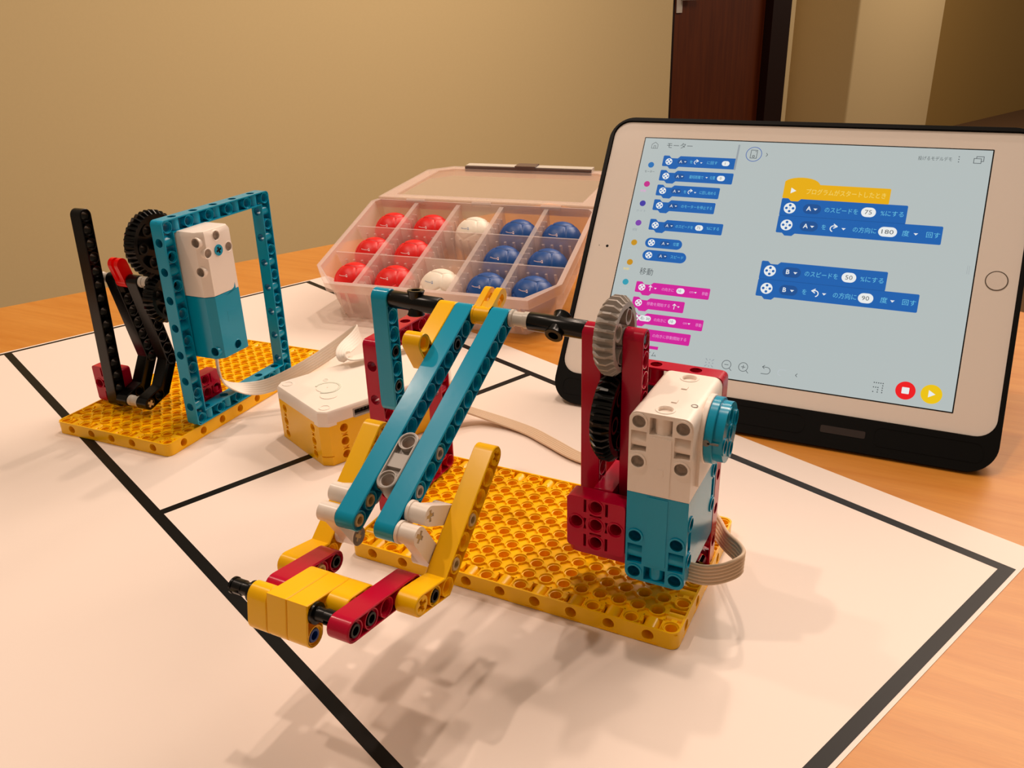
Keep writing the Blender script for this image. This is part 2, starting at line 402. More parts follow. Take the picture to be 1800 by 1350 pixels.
def frame_mb(nx, ny):
    """open frame nx x ny modules in the (a,b) plane, 1 thick along w; face holes on odd cells, side holes on even"""
    m0 = MB(); fr = XY
    prism(m0, fr, [rrect(.02, .02, nx-.02, ny-.02, .3, 4), rrect(.1, .1, nx-.1, ny-.1, .24, 4)], .01, .99)
    prism(m0, fr, [rect(.9, .9, nx-.9, ny-.9), rect(.98, .98, nx-.98, ny-.98)], .01, .99)
    cut = MB()
    for k in range(1, nx-1, 2):
        for y0 in (-.3, ny-1.3): cyl(cut, FR((k+.5, y0, .5), (1, 0, 0), (0, 0, 1)), 0, 0, .3, -1.6, 0, 18)
    for k in range(1, ny-1, 2):
        for x0 in (-.3, nx-1.3): cyl(cut, FR((x0, k+.5, .5), (0, 1, 0), (0, 0, 1)), 0, 0, .3, 0, 1.6, 18)
    m = boolean(m0, cut)
    cells = [(i, j) for i in range(nx) for j in range(ny) if i in (0, nx-1) or j in (0, ny-1)]
    for i, j in cells:
        corner = i in (0, nx-1) and j in (0, ny-1); hor = j in (0, ny-1)
        k = i if hor else j
        if k % 2 == 0 or corner:
            lathe(m, FR((i+.5, j+.5, 0), (1, 0, 0), (0, 1, 0)), [(.41, .01), (.38, .01), (.36, .1), (.3, .1), (.3, .9), (.36, .9), (.38, .99), (.41, .99), (.41, .01)], 20)
            box(m, XY, i+.06, i+.94, j+.06, j+.94, .45, .5) if False else None
        else:
            if hor: fr2 = FR((i+.5, j, .5), (1, 0, 0), (0, 0, 1)); tube(m, fr2, 0, 0, .4, .3, -.95, -.05, 18)
            else: fr2 = FR((i, j+.5, .5), (0, 1, 0), (0, 0, 1)); tube(m, fr2, 0, 0, .4, .3, .05, .95, 18)
    # web round each face hole, between the walls
    for i, j in cells:
        if (i if j in (0, ny-1) else j) % 2 == 0:
            prism(m, fr, [rect(i+.09, j+.09, i+.91, j+.91), circ(i+.5, j+.5, .36, 16)], .42, .58)
    return m
def place(mb, fr):
    q = MB(); q.v = [tuple(fr(*v)) for v in mb.v]; q.f = list(mb.f); return q

def biscuit_mb(fr):
    """3 x 3 block with five holes in a plus and slots between"""
    m = MB(); sl = []
    for sx in (1, -1):
        for y0, y1 in ((.62, 1.32), (-1.32, -.62)): sl.append(rect(min(sx*.48, sx*.62), y0, max(sx*.48, sx*.62), y1))
        sl.append([(sx*.47, -.3), (sx*.62, -.3), (sx*.56, 0), (sx*.62, .3), (sx*.47, .3), (sx*.53, 0)][::1])
    for sy in (1, -1): sl.append([(-.3, sy*.47), (.3, sy*.47), (.3, sy*.58), (0, sy*.53), (-.3, sy*.58)])
    hs = [circ(x, y, .37, 18) for x, y in ((0, 0), (1, 0), (-1, 0), (0, 1), (0, -1))]
    out = rrect(-1.48, -1.42, 1.48, 1.42, .2, 4)
    prism(m, fr, [out]+hs+sl, .02, .7); prism(m, fr, [[(a*.995, b*.995) for a, b in out]], .7, .98)
    for x, y in ((0, 0), (1, 0), (-1, 0), (0, 1), (0, -1)):
        lathe(m, FR(fr(x, y, 0), fr.A, fr.B), [(.43, .02), (.43, -.02), (.37, -.02), (.36, .08), (.3, .08), (.3, .7), (.37, .7)], 18)
    tube(m, fr, 0, -1.05, .47, .38, .03, .7, 20); cyl(m, fr, 0, -1.05, .46, .7, .95, 20)
    return m

def ribbon(name, pts, wdirs, width, parent, m=CABLE, n=6, sub=8, thick=.09, flat=.35):
    """flat cable of n round cores following a smooth path"""
    P = [Vector(p) for p in pts]; Wd = [Vector(q).normalized() for q in wdirs]
    def cr(A, i, t):
        p0, p1, p2, p3 = A[max(i-1, 0)], A[i], A[i+1], A[min(i+2, len(A)-1)]
        return .5*((2*p1)+(p2-p0)*t+(2*p0-5*p1+4*p2-p3)*t*t+(3*p1-p0-3*p2+p3)*t**3)
    C_, W_ = [], []
    for i in range(len(P)-1):
        for k in range(sub): C_.append(cr(P, i, k/sub)); W_.append(cr(Wd, i, k/sub).normalized())
    C_.append(P[-1]); W_.append(Wd[-1])
    mb = MB(); prof = []
    K = n*4
    for k in range(K+1):
        u = -.5+k/K; prof.append((u*width, thick*(flat+(1-flat)*abs(sin(pi*n*(u+.5))))))
    prof += [(u, -h) for u, h in prof[::-1]]
    vs = []; q = len(prof)
    for i, c in enumerate(C_):
        t = (C_[min(i+1, len(C_)-1)]-C_[max(i-1, 0)]).normalized(); w_ = (W_[i]-t*W_[i].dot(t)).normalized(); nn = t.cross(w_)
        vs += [c+w_*a+nn*b for a, b in prof]
    fs = [(i*q+k, i*q+(k+1) % q, (i+1)*q+(k+1) % q, (i+1)*q+k) for i in range(len(C_)-1) for k in range(q)]
    fs += [tuple(range(q)), tuple((len(C_)-1)*q+k for k in range(q))]
    mb.add(vs, fs); return mb.build(name, m, parent, smooth=60)

# =================================================================== FRONT MACHINE
fm = empty('throwing_machine', 'large yellow base plate machine in front with teal throwing arms and white and teal motor', 'toy machine', (0, 0, 0))
pl = PLATE.build('base_plate', YEL, fm)
# left crimson frame, x 0..1, y 3..10, z 1..12
place(frame_mb(7, 11), FR((0, 3, 1), (0, 1, 0), (0, 0, 1))).build('frame', CRIM, fm)
XW = lambda O, ang: FR(O, (0, -cos(radians(ang)), -sin(radians(ang))), (0, -sin(radians(ang)), cos(radians(ang))))
# FR: W = A x B ; with A=(0,-c,-s), B=(0,-s,c) -> W=(-1,0,0)
def fx(x, y, z, ang): return XW((x, y, z), ang)      # w runs towards -x: a beam occupying x0..x0+1 starts at x0+1
# seven-hole teal beam beside the frame
f7 = FR((2, 3.3, 14.5), (0, 0, -1), (0, -1, 0))      # W = (-1,0,0)... a runs down
p, h = straight(7); beam_mb(f7, p, h).build('beam', TEAL, fm)
for k in (3, 5): pin_mb(f7, k, 0, .02, .97).build('pin', BLK, fm)
# long axle and connectors
AX0, AX1 = Vector((1.05, 3.33, 14.47)), Vector((17.2, 3.2, 14.21))
fa = FR(AX0, (0, 0, 1), (0, -1, 0)); fa.W = (AX1-AX0).normalized(); fa.A = fa.A.cross(fa.W).cross(fa.A) if False else fa.A
wx = lambda x: (x-AX0.x)/fa.W.x
axle_mb(fa, 0, 0, wx(1.2), wx(15.8)).build('axle', BLK, fm)
def connector(x0, x1, d):
    m = MB(); O = AX0+fa.W*wx((x0+x1)/2); h_ = (x1-x0)/2
    fr = FR(O, (0, 0, 1), (0, -1, 0)); fr.W = fa.W
    lathe(m, fr, [(.25, -h_), (.43, -h_), (.46, -h_+.05), (.46, h_-.05), (.43, h_), (.25, h_), (.25, -h_)], 24)
    d = Vector(d).normalized(); f2 = FR(O, d.cross(Vector((1, 0, 0))), d.cross(d.cross(Vector((1, 0, 0)))))
    m2 = MB(); lathe(m2, f2, [(.25, -.66), (.43, -.66), (.46, -.62), (.4, -.45), (.4, .45), (.46, .62), (.43, .66), (.25, .66), (.25, .4), (0, .4)], 24)
    lathe(m2, f2, [(.25, -.66), (.25, -.4), (0, -.4)], 24); m.add(m2.v, m2.f)
    return m.build('axle_connector', BLK, fm)
ARM = 29.0; ca, sa = cos(radians(ARM)), sin(radians(ARM))
connector(2.0, 5.0, (0, -.1, -1)); connector(10.0, 13.0, (0, -ca, -sa))
bush_mb(FR(AX0+fa.W*wx(9.02), (0, 0, 1), (0, -1, 0)), 0, 0, 0, .98).build('bush', LGREY, fm)
# throwing arms (pivot on the axle)
PV = (3.2, 14.3)
def fk(x1, k=0, n=0): return fx(x1, PV[0]-ca*k-sa*n*1, PV[1]-sa*k+ca*n, ARM)
p, h = straight(13)
for x1 in (7, 9): beam_mb(fk(x1), p, h).build('arm_beam', TEAL, fm)
# yellow L beam at x 5..6
lp = [(0, 0), (3, 0), (3, 1)]; beam_mb(fk(6), lp, poly_holes(lp)).build('bent_beam', YEL, fm)
# yellow fork on the axle, x 7..8
m = MB(); f = fk(8)
cyl(m, f, 0, 0, .47, .02, .98, 24)
for w0, w1 in ((.02, .36), (.64, .98)):
    prism(m, f, [offs([(0, 0), (-1.35, 0)], .44), rrect(-1.45, -.2, -.75, .2, .15, 3)], w0, w1)
prism(m, f, [rect(-.6, -.4, -.1, .4)], .3, .7)
ring(m, f, circ(0, 0, .5, 24), circ(0, 0, .3, 24), .02, .12); ring(m, f, circ(0, 0, .5, 24), circ(0, 0, .3, 24), .88, .98)
m.build('fork_connector', YEL, fm)
# grey three-module connector between the arms, holes facing up
fgc = FR((7.5, PV[0]-ca*9.05, PV[1]-sa*9.05), (0, -ca, -sa), (1, 0, 0)); fgc.O = fgc.O - fgc.W*.5
m = beam_mb(fgc, [(-1, 0), (1, 0)], [(-1, 0), (1, 0)]); box(m, fgc, -.35, .35, -.4, .4, .1, .9)
m.build('cross_block', GREY, fm)
for x1 in (7, 9):
    for k in (8.05, 10.05): pin_mb(fk(x1), k, 0, .0, .9).build('pin', GREY, fm)
for k in (11, 12): pin_mb(fk(7), k, 0, -.0, .9).build('pin', TAN, fm)
pin_mb(fk(7), 2, 0, .0, .9).build('pin', BLK, fm)
# outer yellow bent beams, x 4..5 and 10..11
YA = 39.8; YO = (-2.42, 9.97); c1, s1 = cos(radians(53.13)), sin(radians(53.13))
yp = [(0, 0), (6, 0), (6+2*c1, 2*s1)]; yh = poly_holes(yp)
yf = lambda x1: fx(x1, YO[0], YO[1], YA)
for x1 in (5, 11): beam_mb(yf(x1), yp, yh, cross_at=(0, 8)).build('bent_beam', YEL, fm)
for k in (3, 5): pin_mb(yf(11), k, 0, .0, .9).build('pin', TAN, fm)
pin_mb(yf(11), yh[7][0], yh[7][1], 0, .9).build('pin', BLK, fm)
def YP(k): return (YO[0]-cos(radians(YA))*k, YO[1]-sin(radians(YA))*k)
def AP(k): return (PV[0]-ca*k, PV[1]-sa*k)
# milky joint links: from each teal arm hole to a yellow beam hole
def link(x1, ka, ky, flip):
    ay, az = AP(ka); by, bz = YP(ky); O = (x1, ay, az)
    fr = FR(O, (0, by-ay, bz-az), (0, -(bz-az), by-ay)); L = sqrt((by-ay)**2+(bz-az)**2); s = -1 if fr.W.x > 0 else 1
    m = MB(); W = (lambda a, b: sorted((s*a, s*b)))
    hA, hB = (cross(0, 0, .27, .09, .3), circ(L, 0, .2, 14)) if flip else (circ(0, 0, .2, 14), cross(L, 0, .27, .09, .3))
    prism(m, fr, [offs([(0, 0), (L, 0)], .44), hA, hB], *W(.02, .6))
    prism(m, fr, [circ(0, 0, .44, 24), hA], *W(.55, .98)); prism(m, fr, [circ(L, 0, .44, 24), hB], *W(.02, .98))
    prism(m, fr, [circ(0 if flip else L, 0, .5, 24), hA if flip else hB], *W(.84, .98))
    tx = cross(0, 0, .25, .08, .3) if flip else cross(L, 0, .25, .08, .3); o = m.build('joint_link', MILK, fm)
    m2 = MB(); prism(m2, fr, [tx], *W(.06, .9)); m2.build('axle_end', TAN, o); return o
link(10, 11, 3, True); link(10, 12, 5, True); link(6, 11, 3, False); link(6, 12, 5, False)
# crimson beams of the bucket and the yellow front
BT = 10.0; cb, sb = cos(radians(BT)), sin(radians(BT))
def fb(x1, k=0, n=0): return XW((x1, -7.94-cb*k+sb*n*0, 6.5+sb*k), -BT)
p, h = straight(5); beam_mb(fb(10), p, h).build('bucket_beam', CRIM, fm)
p, h = straight(4); beam_mb(fb(6), [(0, 0), (2.9, 0)], h[:3]).build('bucket_beam', CRIM, fm)
for k in (3, 4): pin_mb(fb(10), k, 0, 0, .9).build('pin', BLK, fm)
pin_mb(fb(6), 0, 0, 0, .9).build('pin', BLK, fm); pin_mb(fb(6), 1, 0, 0, .9).build('pin', TAN, fm)
FC = (-11.72, 7.25)
def ff(x1): return XW((x1, FC[0], FC[1]), -BT)          # a forward, b up
lp = [(-2, 0), (0, 0), (0, -1)]
for x1 in (7, 8): beam_mb(ff(x1), lp, poly_holes(lp)).build('bucket_block', YEL, fm)
beam_mb(ff(6), [(0, 0), (0, -1)], [(0, 0), (0, -1)]).build('bucket_block', YEL, fm)
beam_mb(ff(9), [(-2, 0), (-1, 0)], [(-2, 0), (-1, 0)]).build('bucket_block', YEL, fm)
pin_mb(ff(8), 0, -1, .05, 1).build('pin', BLUE, fm)
def bigpin(x0, x1, tip):          # projecting split pin along x
    m = MB(); fr = FR((0, FC[0], FC[1]), (0, 1, 0), (0, 0, 1))
    s = 1 if tip > 0 else -1; base = x1 if s > 0 else x0
    w = lambda t: base+s*t
    pr = [(.0, w(-.1)), (.44, w(-.02)), (.44, w(.12)), (.3, w(.14)), (.28, w(.45)), (.3, w(.6))]
    lathe(m, fr, pr, 22)
    for sy in (1, -1):           # two prongs with a gap
        L = [(.3*cos(a), sy*(.07+.23*sin(a))) for a in [pi*i/10 for i in range(11)]]+[(-.16, sy*.09), (.16, sy*.09)]
        prism(m, fr, [L], *sorted((w(.55), w(1.12))))
        ring_ = [(x*1.12, y*1.1) for x, y in L]; prism(m, fr, [ring_], *sorted((w(1.02), w(1.12))))
    m.build('split_pin', BLK, fm)
bigpin(5, 8, 1); bigpin(5, 8, -1)

# ---- right tower (sits a little low and to the left)
SH = (-.12, 0, -.27)
def R_(mb, name, m, parent=None, **k): return mb.move(SH).clipz(.96).build(name, m, parent or fm, **k)
p, h = straight(11)
for x1 in (14, 16): R_(beam_mb(FR((x1, 3.24, 14.5), (0, 0, -1), (0, -1, 0)), p, h), 'tower_beam', CRIM)
R_(biscuit_mb(FR((14.5, 1, 5.5), (-1, 0, 0), (0, 0, 1))), 'cross_block', CRIM)      # W=(0,1,0)
R_(place(frame_mb(7, 11), FR((12, 7, 1), (1, 0, 0), (0, 0, 1))), 'frame', CRIM)     # W=(0,-1,0)
m = MB(); box(m, XY, 14.02, 14.98, 2, 6, 6.02, 6.98); box(m, XY, 14.02, 14.98, 2, 6, 4.02, 4.98)
box(m, XY, 13.02, 15.98, 5.0, 6, 4.02, 6.98); R_(m, 'brace', CRIM, bevel=.04)
R_(beam_mb(FR((12.5, 2.5, 4.0), (1, 0, 0), (0, -1, 0)), [(.6, 0), (3.2, 0)], []), 'brace', CRIM)
fg = FR((14.98, 3.2, 14.5), (0, 0, 1), (0, 1, 0)); fg.W = Vector((-1, 0, 0))
R_(gear_mb(fg, 28, 0, .96, 4, .98), 'gear', GREY, label='large grey gear')
fg = FR((14.98, 3.4, 10.5), (0, 0, 1), (0, 1, 0)); fg.W = Vector((-1, 0, 0))
R_(gear_mb(fg, 36, 0, .96, 6, 1.3), 'gear', BLK, label='large black gear')
R_(axle_mb(FR((13.2, 3.5, 10.5), (0, 0, 1), (0, -1, 0)), 0, 0, 0, 3), 'axle', BLK)

def pocket_cut(cut, fr, x0, x1, y0, y1, d): box(cut, fr, x0, x1, y0, y1, -.2, d)
def motor_large():
    """3 wide (x 16..19), 5 deep (y 1..6), 9 tall (z 3..12)"""
    root = bpy.data.objects.new('motor', None); COL.objects.link(root); root.parent = fm; root.empty_display_size = .01
    root['label'] = 'white and teal motor'
    ffr = FR((16, 1, 0), (1, 0, 0), (0, 0, 1))                      # W = (0,-1,0): negative w runs into the body
    def body(z0, z1, r0, r1):
        o = []
        x0, x1 = .04, 2.96
        def arc(cx, cz, r, a0, a1): return [(cx+r*cos(radians(a0+(a1-a0)*i/5)), cz+r*sin(radians(a0+(a1-a0)*i/5))) for i in range(6)]
        o += arc(x1-r0, z0+r0, r0, -90, 0) if r0 else [(x1, z0)]
        o += arc(x1-r1, z1-r1, r1, 0, 90) if r1 else [(x1, z1)]
        o += arc(x0+r1, z1-r1, r1, 90, 180) if r1 else [(x0, z1)]
        o += arc(x0+r0, z0+r0, r0, 180, 270) if r0 else [(x0, z0)]
        return o
    def mk(z0, z1, r0, r1, holes, pockets, cylx, cylz, name, mt, side):
        A = MB(); prism(A, ffr, [body(z0, z1, r0, r1)], -5.0, -.02)
        cut = MB()
        for x, z in holes: cyl(cut, ffr, x, z, .31, -.7, .2, 20); 
        for x0, x1, a, b in pockets: box(cut, ffr, x0, x1, a, b, -.62, .2)
        if z1 > 11:
            for yy in (1.62, 5.4): cyl(cut, FR((17.5, yy, 0), (1, 0, 0), (0, 1, 0)), 0, 0, .33, 11.84, 12.3, 20)
        sfr = FR((19, 1, 0), (0, 1, 0), (0, 0, 1))                  # W=(1,0,0)
        for y, z in side[0]: cyl(cut, sfr, y, z, .31, -.5, .2, 18)
        for y0, y1, a, b in side[1]: box(cut, sfr, y0, y1, a, b, -.3, .2)
        M_ = boolean(A, cut)
        for x, z in holes: tube(M_, ffr, x, z, .4, .31, -.3, .03, 20)
        for x0, x1, z in cylx: cyl(M_, FR((16+x0, 1.45, z), (0, 1, 0), (0, 0, 1)), 0, 0, .38, 0, x1-x0, 18)
        for x, z0_, z1_ in cylz: cyl(M_, FR((16+x, 1.45, z0_), (1, 0, 0), (0, 1, 0)), 0, 0, .36, 0, z1_-z0_, 18)
        for y, z in side[0]: tube(M_, sfr, y, z, .39, .31, -.2, .02, 18)
        return R_(M_, name, mt, root, bevel=.03)
    wh = mk(7.86, 11.98, 0, .42, [(.5, 11.5), (2.5, 11.5), (.5, 9.5), (2.5, 9.5)],
            [(.14, .86, 9.98, 11.02), (2.14, 2.86, 9.98, 11.02), (.98, 2.02, 10.95, 11.78)],
            [(.12, .88, 10.5), (2.12, 2.88, 10.5)], [(1.5, 10.9, 11.8)], 'housing', WHT, ([], []))
    te = mk(3.02, 7.84, .42, 0, [(.5, 5.5), (2.5, 5.5), (.5, 3.5), (2.5, 3.5)],
            [(.14, .86, 3.98, 5.02), (2.14, 2.86, 3.98, 5.02), (.98, 2.02, 3.16, 3.9)],
            [(.12, .88, 4.5), (2.12, 2.88, 4.5)], [(1.5, 3.2, 3.9)], 'housing', TEAL,
            ([(.5, 6.5), (.5, 4.5), (4.5, 7.3), (4.5, 5.3)], [(.25, .75, 4.95, 6.05), (4.25, 4.75, 5.75, 6.85)]))
    te['label'] = 'teal lower housing'; wh['label'] = 'white upper housing'
    # thin raised panels, seams and marks
    m = MB(); box(m, ffr, 1.02, 2.02, 7.95, 10.85, -.05, .012); R_(m, 'panel', WHT, wh)
    m = MB(); box(m, ffr, 1.45, 1.7, 8.95, 9.3, -.05, .03); R_(m, 'tab', WHT, wh)
    m = MB(); box(m, ffr, 1.0, 2.0, 4.1, 7.75, -.05, .012); R_(m, 'panel', TEAL, te)
    top = FR((16, 1, 11.98), (1, 0, 0), (0, 1, 0))
    for x, y in ((1.5, .62), (1.5, 4.4)):
        m = MB(); lathe(m, FR(top(x, y, 0), (1, 0, 0), (0, 1, 0)), [(.47, -.01), (.45, .03), (.36, .03), (.335, -.02)], 22); R_(m, 'hole_rim', WHT, wh)
    for x, y in ((1.62, 1.6), (1.62, 3.2)):
        m = MB(); box(m, top, x-.13, x+.13, y-.16, y+.16, -.02, .05); R_(m, 'tab', WHT, wh)
    # rotor side: white collar, teal rotor disc with holes, grey marks
    rf = FR((19, 3.5, 10.5), (0, 1, 0), (0, 0, 1))                  # W=(1,0,0)
    m = MB(); cyl(m, rf, 0, 0, 1.62, -.1, .16, 40, .03); prism(m, rf, [rrect(-1.6, -2.3, 1.6, 0, .2)], -.1, .1); R_(m, 'collar', WHT, wh)
    m = MB(); hs = [circ(cos(a)*1.0, sin(a)*1.0, .31, 16) for a in [pi/2*i+.3 for i in range(4)]]
    prism(m, rf, [circ(0, 0, 1.42, 40)]+hs+[cross(0, 0, .28, .1, .3)], .5, .98)
    cyl(m, rf, 0, 0, 1.56, .17, .55, 48, .03)
    for a in [pi/2*i+.3 for i in range(4)]: tube(m, rf, cos(a), sin(a), .42, .31, .5, 1.04, 20)
    tube(m, rf, 0, 0, .42, .3, .5, 1.04)
    rot = R_(m, 'rotor', TEAL, root, smooth=35); rot['label'] = 'round teal rotor with holes'
    m = MB()
    for i in range(14):
        t = radians(178+i*1.0)
    sf = FR((19.35, 3.5-1.565, 10.55), (1, 0, 0), (0, 0, 1))
    prism(m, sf, [circ(-.05, 0, .16, 20)], -.05, .02); prism(m, sf, [rect(0, -.04, .5, .04)], -.05, .02); R_(m, 'alignment_mark', PRINT, rot)
    m = MB(); ring(m, FR((18.55, 2.0, 11.985), (1, 0, 0), (0, 1, 0)), circ(0, .5, .16, 20), circ(0, .5, .12, 20), 0, .01); R_(m, 'alignment_mark', PRINT, wh)
    return root
motor_large()
ribbon('ribbon_cable', [(18.6, 1.9, 3.35), (19.6, 1.85, 3.4), (20.5, 2.2, 3.6), (21.05, 3.0, 3.75), (20.6, 4.4, 3.3), (19.6, 6.2, 2.6), (18.6, 8.2, 2.0), (17, 11, 1.2), (14.5, 13.6, .5), (11, 15, .22), (7.6, 15.45, .2), (5, 16.6, .2), (2.8, 17.6, .2), (.4, 18.0, .35), (-1.9, 17.6, .9), (-3.6, 15.9, 2.2), (-4.3, 15.1, 3.2)],
       [(0, 0, 1)]*3+[(0, .1, 1), (0, .2, 1), (.0, .2, 1), (.3, .4, 1), (.5, .6, .8), (.3, 1, .35), (.15, 1, .1), (.3, 1, 0), (.55, .9, 0), (.4, 1, 0), (0, 1, 0), (-.4, 1, 0), (-.6, .8, 0), (-.4, -.9, 0)][:14], 1.15, fm, thick=.1, flat=.2)

# =================================================================== BACK MACHINE
bx, by_, bt = -18.74467, 4.13284, 1.6230777
BM = Matrix.Translation(Vector((bx, by_, 0))*S) @ Matrix.Rotation(bt, 4, 'Z')
bm_ = empty('kicking_machine', 'yellow base plate machine at left with tall blue open frame and black levers', 'toy machine', mtx=BM)
bp2 = bpy.data.objects.new('base_plate', pl.data); COL.objects.link(bp2); bp2.parent = bm_
B = lambda mb, name, m, parent=None, **k: mb.build(name, m, parent or bm_, **k)
# blue frame 11 x 15 in the a-z plane at b 0..1
B(place(frame_mb(11, 15), FR((2.87, .78, 1.12), (1, .008, 0), (0, -.0135, 1))), 'frame', TEAL)     # W=(0,-1,0)
ffr = FR((2.87, .84, 1.1), (1, 0, 0), (0, 0, 1))
for z in (13.6, 11.6):
    m = pin_mb(FR((2.92, .34, z+.05), (0, 1, 0), (0, 0, 1)), 0, 0, 0, 1.6); B(m, 'pin', BLK)
def motor_medium():
    root = bpy.data.objects.new('motor', None); COL.objects.link(root); root.parent = bm_; root.empty_display_size = .01
    root['label'] = 'small white and teal motor'
    # footprint a 3.9..6.9, b -2.35..0.65 , z 6.2..15.2 ; hub side faces -b
    a0, b0, z0 = 3.98, -2.42, 6.2
    foot = [(a0, b0+.5), (a0+.45, b0), (a0+2.85, b0), (a0+3.05, b0+.2), (a0+3.05, b0+3), (a0, b0+3)]
    def mk(za, zb, name, mt, fholes, sholes, topround):
        A = MB(); prism(A, XY, [foot], za, zb)
        if topround:
            t = [(x+(a0+1.5-x)*.09, y+(b0+1.5-y)*.09) for x, y in foot]; A = MB(); n = len(foot)
            vs = [(*p, za) for p in foot]+[(*p, zb-.3) for p in foot]+[(*p, zb) for p in t]
            A.add(vs, [tuple(range(n))[::-1]]+[(q*n+i, q*n+(i+1) % n, (q+1)*n+(i+1) % n, (q+1)*n+i) for q in (0, 1) for i in range(n)]+[tuple(2*n+i for i in range(n))])
        cut = MB(); hf = FR((a0, 0, 0), (0, 1, 0), (0, 0, 1)); sf = FR((0, b0, 0), (1, 0, 0), (0, 0, 1))
        for b, z in fholes: cyl(cut, hf, b, z, .31, -.2, .9, 18)
        for a, z in sholes: cyl(cut, sf, a, z, .31, -.6, .2, 18)
        M_ = boolean(A, cut)
        for a, z in sholes: tube(M_, sf, a, z, .38, .31, -.3, .02, 18)
        for b, z in fholes: tube(M_, hf, b, z, .4, .31, .04, .5, 18)
        return B(M_, name, mt, root, bevel=.03)
    ha, hz = 5.5, 13.72
    wh = mk(10.72, 15.2, 'housing', WHT, [(b0+.5, 14.5), (b0+.5, 12.5)], [(ha, hz+1), (ha+1, hz), (ha-1, hz)], True)
    te = mk(6.2, 10.7, 'housing', TEAL, [(b0+.5, 6.75)], [(ha+.35, 6.75)], False)
    wh['label'] = 'white upper housing'; te['label'] = 'teal lower housing'
    sf = FR((ha, b0, hz), (1, 0, 0), (0, 0, 1))
    m = MB(); prism(m, sf, [circ(0, 0, .38, 24), cross(0, 0, .24, .08, .3)], -.2, .05); h_ = B(m, 'hub_socket', TEAL, root)
    m = MB(); cyl(m, sf, 0, 0, .36, -.06, .015, 20); B(m, 'socket_shade_disc', BLK, root)  # black disc stands in for the shade inside the cross socket
    m = MB(); prism(m, FR((0, b0, 0), (1, 0, 0), (0, 0, 1)), [[(a0+1.3, 10.72), (a0+1.6, 10.5), (a0+2.4, 10.85), (a0+2.55, 11.15), (a0+2.55, 10.7)]], -.03, .008); B(m, 'seam_panel', TEAL, te)
    m = MB(); box(m, FR((0, b0, 0), (1, 0, 0), (0, 0, 1)), ha-.15, ha+.65, 8.6, 9.4, -.03, .01); B(m, 'label_plate', TEAL, te)
    for z in (14.2, 12.3):
        m = MB(); f1 = FR((a0, 0, 0), (0, -1, 0), (0, 0, 1)); box(m, f1, -.1-.3, -.1+.3, z-.28, z+.28, -.02, .015); B(m, 'tab', WHT, wh)
motor_medium()
# gears and their axles behind the motor
gb = FR((5.5, 3.98, 13.7), (0, 0, 1), (1, 0, 0)); gb.W = Vector((0, -1, 0))
B(gear_mb(gb, 36, 0, .96, 6, 1.3), 'gear', BLK)
gb = FR((5.6, 3.98, 9.75), (0, 0, 1), (1, 0, 0)); gb.W = Vector((0, -1, 0))
B(gear_mb(gb, 28, 0, .96, 4, 1.0), 'gear', BLK)
B(axle_mb(FR((5.5, .7, 13.7), (0, 0, 1), (1, 0, 0)), 0, 0, 0, 3.4), 'axle', BLK)
B(axle_mb(FR((5.6, .9, 9.75), (0, 0, 1), (1, 0, 0)), 0, 0, 0, 3.4), 'axle', BLK)
# black double-bent beams and long beam; frames lie in the a-z plane, W = -b
def az(b1): f = FR((0, b1, 0), (1, 0, 0), (0, 0, 1)); return f      # W=(0,-1,0): a beam at b1-1..b1
TIP, C2, C1, TOP = (3.38, 1.95), (4.98, 2.42), (6.2, 4.5), (4.85, 10.95)
bentp = [TIP, C2, C1, TOP]; dt = (Vector(TOP)-Vector(C1)).normalized()
bh = [TIP, tuple(Vector(TIP).lerp(Vector(C2), .62))]+[tuple(Vector(C1)+dt*i*1.0) for i in range(0, 7)]
bh[-1] = TOP
for b1 in (5.7, 7.7): beam_mb(az(b1), bentp, bh, cross_at=(0,)).build('bent_beam', BLK, bm_)
LB, LT = (3.5, 1.72), (4.05, 15.72); dl = (Vector(LT)-Vector(LB))/14
beam_mb(az(8.75), [LB, LT], [tuple(Vector(LB)+dl*i) for i in range(15)]).build('long_beam', BLK, bm_)
m = MB(); m = axle_mb(FR((TIP[0], 4.68, TIP[1]), (0, 0, 1), (1, 0, 0)), 0, 0, 0, 4.1); B(m, 'axle', TAN)
B(bush_mb(FR((TIP[0], 5.72, TIP[1]-.02), (0, 0, 1), (1, 0, 0)), 0, 0, 0, .96), 'bush', LGREY)
B(bush_mb(FR((TOP[0]+.05, 3.95, TOP[1]), (0, 0, 1), (1, 0, 0)), 0, 0, 0, .75), 'bush', LGREY)
B(bush_mb(FR((TOP[0]+.05, 7.72, TOP[1]), (0, 0, 1), (1, 0, 0)), 0, 0, 0, 1.0), 'bush', LGREY)
# red fork between the tops
f = FR((TOP[0], 6.7, TOP[1]), (-dt.x*-1, 0, dt.y), (1, 0, .2)); m = MB()
f = FR((TOP[0], 5.72, TOP[1]), (dt.x, 0, dt.y), (-dt.y, 0, dt.x)); sg = 1 if f.W.y > 0 else -1
cyl(m, f, 0, 0, .5, *sorted((sg*.02, sg*.96)), 24)
for a, b in ((.02, .36), (.62, .96)): prism(m, f, [offs([(0, 0), (1.35, .1)], .46)], *sorted((sg*a, sg*b)))
B(m, 'fork_connector', RED)
# crimson blocks on the plate
m = biscuit_mb(FR((6.0, 9.45, 2.5), (0, 1, 0), (0, 0, 1))); q = MB(); q.v = [(x-2.0, y, z) for x, y, z in m.v]; q.f = m.f; B(q, 'cross_block', CRIM)
B(biscuit_mb(FR((5.5, 1.02, 2.55), (-1, 0, 0), (0, 0, 1))), 'cross_block', CRIM)
m = MB(); tube(m, FR((6.5, 1.5, 1), (1, 0, 0), (0, 1, 0)), 0, 0, .45, .3, 0, 1.6); B(m, 'pillar', CRIM)
